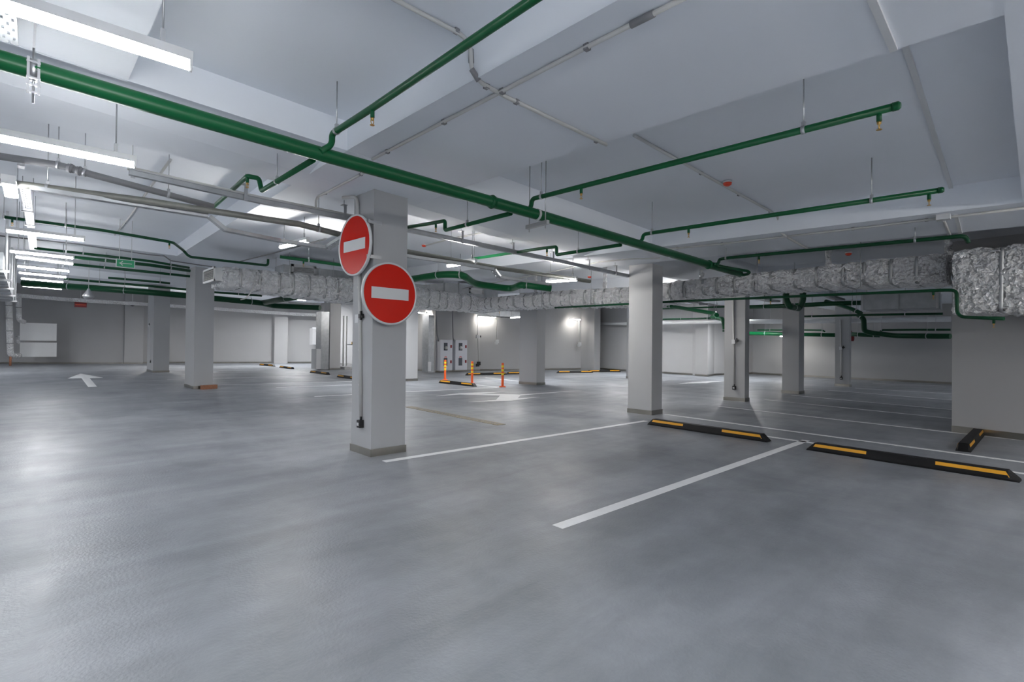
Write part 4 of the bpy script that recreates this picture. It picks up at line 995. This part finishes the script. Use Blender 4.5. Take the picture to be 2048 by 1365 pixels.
# ------------------------------------------------------------------ wheel stops, bollards
def wheel_stop_proto():
    t = thing('wheel_stop', 'x', 'wheel stop', (0, 0, 0), 0, 'black rubber wheel stops with amber strips')
    L_, w, h, tw = 1.94, .15, .10, .055
    prof = lambda x, s: [(x, -w/2, 0), (x, -w/2, .022*s), (x, -tw/2-.022, h*s), (x, tw/2+.022, h*s), (x, w/2, .022*s), (x, w/2, 0)]
    g = G(); e = .085
    g.loft([prof(-L_/2, .22), prof(-L_/2+e, 1), prof(L_/2-e, 1), prof(L_/2, .22)])
    g.build('rubber_body', M['rubber'], t)
    for sy in (-1, 1):
        for x0, x1 in ((-L_/2+.07, -.32), (.32, L_/2-.07)):
            # amber strip lying on the sloping side
            a, b = V(0, sy*(w/2-.009), .036), V(0, sy*(tw/2+.022+.006), .089)
            n = Vector((0, sy*.09, .06)).normalized()*.0022
            g = G()
            q = [V(x0-.0, 0, 0)+a, V(x1, 0, 0)+a, V(x1, 0, 0)+b, V(x0+.03*(x0 < 0 and x0 < -.5), 0, 0)+b]
            if x1 > .5: q[2] = V(x1-.03, 0, 0)+b
            g.add([p+n for p in q] + [p-n for p in q], [(0, 1, 2, 3), (7, 6, 5, 4), (0, 4, 5, 1), (1, 5, 6, 2), (2, 6, 7, 3), (3, 7, 4, 0)])
            g.build('amber_strip', M['amber'], t)
    return t
WS = None
def wheel_stop(label, a, b, length=None):
    """a, b: ends of the base edge that faces the viewpoint"""
    global WS
    a, b = V(a[0], a[1], 0), V(b[0], b[1], 0)
    d = (b-a).normalized(); n = Vector((-d.y, d.x, 0))
    if n.dot(a) < 0: n = -n
    c = (a+b)/2 + n*.075
    if WS is None: WS = wheel_stop_proto(); t = WS
    else: t = copy_tree(WS)
    t.location = c; t.rotation_euler = (0, 0, math.atan2(d.y, d.x))
    t['label'] = label
    return t
wheel_stop('wheel stop in front of the centre right column, left of the middle white line', (7.506, 4.584, 0.000), (7.366, 2.556, 0.000))
wheel_stop('nearest and largest wheel stop at lower right', (7.222, 2.048, 0.000), (7.063, 0.158, 0.000))
e0, e1 = V((8.634, 0.743, 0.000)), V((8.691, 0.614, 0.000))
m_ = (e0+e1)/2
wheel_stop('wheel stop seen end-on in front of the right pier wall', m_ + V(.02, -.075, 0), m_ + V(1.92, -.10, 0))
wheel_stop('wheel stop in front of the three orange bollards', (10.119, 14.356, 0.000), (10.034, 11.985, 0.000))
wheel_stop('wheel stop along the rear wall behind the second bollard', (13.562, 16.837, 0.000), (15.286, 16.344, 0.000))
wheel_stop('wheel stop half hidden behind the left side of the pale column', (15.744, 16.406, 0.000), (17.142, 16.057, 0.000))
wheel_stop('wheel stop right of the pale column under the wall lamp patch', (18.465, 15.793, 0.000), (19.820, 15.226, 0.000))
wheel_stop('wheel stop farthest right along the rear wall, before the pilaster', (20.454, 15.464, 0.000), (21.760, 14.965, 0.000))
wheel_stop('farthest wheel stop at left, by the foot of the rear wall', (9.623, 31.274, 0.000), (9.760, 28.896, 0.000))
wheel_stop('second farthest wheel stop at left, right after the farthest', (9.603, 28.277, 0.000), (9.483, 25.166, 0.000))
wheel_stop('wheel stop in front of the column with the galvanised duct', (9.043, 22.766, 0.000), (8.933, 19.935, 0.000))
wheel_stop('wheel stop cut off by the left edge of the foreground column', (8.676, 19.133, 0.000), (8.504, 16.539, 0.000))

BO = None
def bollard(label, p):
    global BO
    if BO is None:
        t = thing('bollard', label, 'bollard', (0, 0, 0), 0, 'orange flexible bollards')
        g = G(); g.lathe((0, 0, 0), [(.043, .03), (.040, .05), (.040, .735), (.034, .75), (.015, .752)], 20); g.build('post', M['orange'], t)
        g = G(); g.lathe((0, 0, 0), [(.105, 0), (.105, .012), (.085, .028), (.045, .038)], 20); g.build('base_flange', M['orange'], t)
        for z in (.40, .52, .64):
            g = G(); g.lathe((0, 0, 0), [(.0405, z-.035), (.0415, z-.034), (.0415, z+.034), (.0405, z+.035)], 20); g.build('reflective_band', M['yellow'], t)
        BO = t
    else: t = copy_tree(BO)
    t.location = (p[0], p[1], 0); t['label'] = label
bollard('left orange bollard with yellow bands, in front of the fire cabinets', (11.053, 15.054, 0.000))
bollard('middle orange bollard with yellow bands, at the end of a wheel stop', (10.791, 13.178, 0.000))
bollard('right orange bollard with yellow bands, nearest the pale column', (10.720, 11.593, 0.000))

# ------------------------------------------------------------------ floor markings
def stripe(label, a, b, w=.10):
    a, b = V(a[0], a[1], 0), V(b[0], b[1], 0)
    d = (b-a).normalized(); n = Vector((-d.y, d.x, 0))*w/2
    g = G(); g.prism([tuple(p[:2]) for p in (a-n, b-n, b+n, a+n)], .0005, .003)
    return tag(g.build('painted_line', M['line'], loc=a), label, 'floor marking', 'white parking bay lines')
stripe('white line running from beside the foreground column to the centre right wheel stop', (2.864, 5.012, 0.000), (7.848, 4.774, 0.000))
stripe('white line nearest the camera, ending between the two big wheel stops', (2.761, 2.392, 0.000), (7.963, 2.284, 0.000))
stripe('long white line from the foot of the centre right column to the right edge', (8.907, 5.026, 0.000), (8.381, 0.037, 0.000), .08)
stripe('white line passing right behind the two big wheel stops', (8.041, 4.613, 0.000), (7.614, 0.070, 0.000), .08)
stripe('white bay line starting left of the conduit column foot', (11.049, 4.900, 0.000), (10.429, 0.096, 0.000), .08)
stripe('white bay line starting just right of the conduit column', (13.396, 4.797, 0.000), (12.687, 1.158, 0.000), .08)
stripe('white bay line starting at the foot of the second right column', (15.312, 4.760, 0.000), (14.543, 1.328, 0.000), .08)
stripe('white bay line ending left of the small far column', (18.119, 4.586, 0.000), (17.359, 1.586, 0.000), .08)
stripe('white bay line starting under the small far column', (19.818, 4.234, 0.000), (19.857, 1.814, 0.000), .08)
stripe('farthest white bay line at right before the rear wall', (23.331, 4.404, 0.000), (23.963, 2.190, 0.000), .08)
stripe('farthest white bay line at left behind the columns', (5.200, 30.505, 0.000), (10.065, 28.941, 0.000), .09)
stripe('second farthest left bay line, from the farthest left column', (4.774, 26.469, 0.000), (9.875, 24.926, 0.000), .09)
stripe('third farthest left bay line', (3.723, 25.267, 0.000), (9.183, 23.177, 0.000), .09)
stripe('bay line starting just left of the brick column', (3.510, 20.816, 0.000), (8.864, 19.781, 0.000), .09)
stripe('bay line passing the brick at the column foot', (4.122, 17.275, 0.000), (8.139, 16.407, 0.000), .09)
stripe('short bay line left of the foreground column, starting clear of the columns', (5.229, 15.333, 0.000), (7.687, 15.013, 0.000), .09)
stripe('bay line passing behind the foreground column to the bollard corner', (5.081, 12.250, 0.000), (10.519, 11.557, 0.000), .09)
stripe('short line from the bollard wheel stop to the bay corner', (10.572, 12.705, 0.000), (10.544, 11.538, 0.000), .10)
stripe('slanted white line running from the middle bollard toward the pale column', (13.208, 15.287, 0.000), (12.866, 12.682, 0.000), .09)
def marking(label, px):
    g = G(); g.prism([p[:2] for p in px], .0008, .0045)
    return tag(g.build('painted_arrow', M['line'], loc=px[0]), label, 'floor marking')
marking('big white double-headed arrow painted on the floor right of the foreground column',
    [(7.449, 10.518, 0.000), (8.421, 10.809, 0.000), (9.625, 10.312, 0.000), (8.782, 10.320, 0.000), (9.399, 9.500, 0.000), (11.964, 9.315, 0.000), (9.270, 9.332, 0.000), (8.680, 8.842, 0.000), (9.411, 8.772, 0.000), (8.241, 8.579, 0.000), (7.254, 8.977, 0.000), (8.047, 8.925, 0.000), (8.812, 9.621, 0.000), (8.168, 10.484, 0.000)])
marking('white arrow painted on the floor at left, pointing to the radiators',
    [(1.539, 26.264, 0.000), (1.955, 23.014, 0.000), (1.590, 23.003, 0.000), (1.451, 18.564, 0.000), (1.260, 18.577, 0.000), (1.381, 23.082, 0.000), (1.016, 23.112, 0.000)])
marking('white arrow painted on the floor between the centre right and conduit columns',
    [(16.559, 8.830, 0.000), (18.027, 9.027, 0.000), (19.830, 8.465, 0.000), (18.297, 8.459, 0.000), (17.795, 8.339, 0.000), (17.372, 8.585, 0.000)])
a, b = V((5.743, 9.103, 0.000)), V((5.604, 6.075, 0.000))
d = (b-a).normalized(); n = Vector((-d.y, d.x, 0))
g = G(); g.prism([tuple(p[:2]) for p in (a-n*.09, b-n*.09, b+n*.09, a+n*.09)], .0005, .006)
jt = thing('floor_joint_strip', 'worn tan strip laid across the floor right of the foreground column', 'floor strip', a)
g.build('strip', M['tan'], jt)
g = G(); L_ = (b-a).length; k = int(L_/.12)
for i in range(int(k*.15), k):
    p = a + d*(i*.12+.04); g.prism([tuple((p+d*u*.04+n*v*.035)[:2]) for u, v in ((-1, 0), (0, -1), (1, 0), (0, 1))], .006, .010)
g.build('raised_pattern', M['galvdull'], jt)

# ------------------------------------------------------------------ left wall things
def radiator(label, xa, xb, y, zb, zt):
    t = thing('radiator', label, 'radiator', (xa, y, zb), group='white panel radiators')
    g = G(); g.box((xa, y, zb), (xb, y+.10, zt)); g.box((xa-.01, y-.012, zt-.03), (xb+.01, y+.11, zt)); g.build('body', M['white'], t)
    g = G(); n = 28
    for k in range(n):
        x0 = xa+.03+(xb-xa-.06)*k/n; w = (xb-xa-.06)/n
        g.box((x0+w*.18, y-.012, zb+.04), (x0+w*.82, y+.001, zt-.05))
    g.build('ribs', M['white'], t)
r0, r1, r2, r3 = (-0.287, 36.900, 2.242), (1.145, 36.900, 1.294), (-0.273, 36.900, 1.209), (1.157, 36.900, 0.427)
radiator('upper white panel radiator on the far left wall', r0[0], r1[0], 36.9, r1[2], r0[2]-.02)
radiator('lower white panel radiator on the far left wall', r2[0], r3[0], 36.9, r3[2], r2[2]-.02)
def ins_pipe(label, pts, r=.09):
    t = thing('insulated_pipe', label, 'pipe', pts[0], group='silver insulated heating pipes')
    g = G(); g.tube(pts, r, 12, .2); g.build('foil_insulation', M['foil'], t)
    a, b = V(pts[0]), V(pts[1]); n = max(2, int((b-a).length/.55))
    for k in range(1, n): g = G(); g.ring(a.lerp(b, k/n), b-a, r, .04, .012, 14); g.build('tape_band', M['foiltape'], t)
    return t
tall = ins_pipe('tall silver foil-wrapped pipe dropping at the far left edge to the lower radiator', [(-0.716, 36.000, 3.691), (-0.604, 36.200, 0.508), (-0.260, 36.500, 0.486)], .13)
p = (-0.604, 36.200, 0.508); g = G(); g.tube([p, (p[0], p[1], .0)], .05, 10); g.build('drain_stub', M['brick'], tall)
ins_pipe('silver foil-wrapped pipe dropping to the upper radiator', [(-0.354, 36.000, 3.668), (-0.320, 36.300, 2.328), (-0.136, 36.600, 2.266)], .11)
ins_pipe('short silver foil-wrapped link between the two radiators', [(-0.331, 36.600, 1.533), (-0.375, 36.600, 1.377), (-0.363, 36.600, 1.196), (-0.270, 36.600, 1.171)], .07)
def hanging_sign(name, label, a, b, y, m, arrow=False):
    t = thing(name, label, 'sign', (a[0], y, b[2]))
    xa, xb, zt, zb = a[0], b[0], a[2], b[2]
    g = G(); e = .012
    g.box((xa, y, zb), (xb, y+.03, zt)); g.build('panel', M['white'] if arrow else M[m], t)
    if arrow:
        g = G(); g.box((xa+e, y-.003, zb+e), (xb-e, y, zt-e)); f = g.build('green_face', M[m], t)
        g = G(); zm = (zt+zb)/2; L_ = xb-xa; h = zt-zb
        x0, x1 = xa+L_*.17, xb-L_*.17
        g.prism([(x0+.01, zm-h*.04), (x1, zm-h*.04), (x1, zm+h*.04), (x0+.01, zm+h*.04)], 0, 1)
        g.v = []; g.f = []; g.smooth = []
        def slab2(pts):
            n = len(pts); g.add([(x, y-.006, z) for x, z in pts] + [(x, y-.003, z) for x, z in pts], [tuple(range(n)), tuple(reversed(range(n, 2*n)))] + [(i, (i+1) % n, n+(i+1) % n, n+i) for i in range(n)])
        slab2([(x0, zm-h*.04), (x1, zm-h*.04), (x1, zm+h*.04), (x0, zm+h*.04)])
        for s in (-1, 1): slab2([(x0-.01, zm-s*h*.05), (x0+.01, zm+s*h*.03), (x0+h*.30, zm+s*h*.29), (x0+h*.36, zm+s*h*.22), (x0+h*.12, zm)])
        g.build('white_arrow', M['white'], f)
    else:
        g = G(); g.box((xa+.03, y-.004, zb+(zt-zb)*.40), (xb-.03, y, zb+(zt-zb)*.60)); g.build('lettering_panel', M['detector'], t)
    for f in ((.18, .82) if arrow else (.5,)):
        x = xa+(xb-xa)*f; g = G(); g.tube([(x, y+.015, zt), (x, y+.015, ceil_at(x, y)+.01)], .006, 6); g.build('suspension_wire', M['white'], t)
hanging_sign('direction_sign', 'hanging green sign with a white arrow pointing left', (1.182, 12.000, 2.854), (1.472, 12.000, 2.698), 12.0, 'signgreen', True)
hanging_sign('warning_sign', 'small hanging red sign before the far left wall', (1.458, 29.000, 2.986), (1.869, 29.000, 2.771), 29.0, 'redlock')
p = V((1.325, 20.000, 2.674)); t = thing('pendant_lamp', 'unlit silver pendant reflector hanging over the far left aisle', 'lamp', p)
g = G(); g.lathe(p, [(.03, .22), (.05, .16), (.13, .02), (.14, -.03), (.10, -.09), (.02, -.11)], 16); g.build('reflector', M['steel'], t)
g = G(); g.tube([p + V(0, 0, .2), (p.x, p.y, ceil_at(p.x, p.y)+.01)], .008, 6); g.build('suspension_rod', M['white'], t)
p = V((4.329, 36.000, 3.432)); t = thing('dome_camera', 'white dome camera on the pier of the far left wall', 'camera', p)
g = G(); g.lathe(p, [(.16, .16), (.16, .05), (.15, .02)], 16); g.tube([p + V(0, 0, .15), p + V(0, 0, 1.0)], .02, 6); g.build('housing', M['white'], t)
g = G(); g.lathe(p, [(.13, .02), (.11, -.06), (.06, -.10), (.01, -.11)], 16); g.build('dome', M['black'], t)
e0, e1 = (13.018, 31.800, 2.253), (13.530, 31.800, 1.214)
t = thing('electrical_panel', 'pale grey electrical panel on the rear wall left of the galvanised duct', 'electrical panel', (e0[0], 31.8, e1[2]))
g = G(); g.box((e0[0], 31.8, e1[2]), (e1[0], 32.3, e0[2])); g.build('body', M['column'], t)
g = G(); g.box((e0[0]+.02, 31.785, e1[2]+.02), (e1[0]-.02, 31.8, e0[2]-.15)); g.build('door', M['column'], t)
g = G(); g.box((e0[0], 31.78, e0[2]-.02), (e1[0]-.1, 31.9, e0[2]+.06)); g.build('top_hood', M['white'], t)
b0, b1 = (3.478, 15.925, 0.000), (3.854, 16.044, 0.000)
g = G(); d = V(b1[0]-b0[0], b1[1]-b0[1], 0).normalized(); g.beam(V(b0[0], b0[1], .055), V(b1[0], b1[1], .055), .14, .11, bevel=.006)
tag(g.build('brick', M['brick'], loc=(b0[0], b0[1], 0)), 'orange brick lying at the foot of the left column', 'brick')
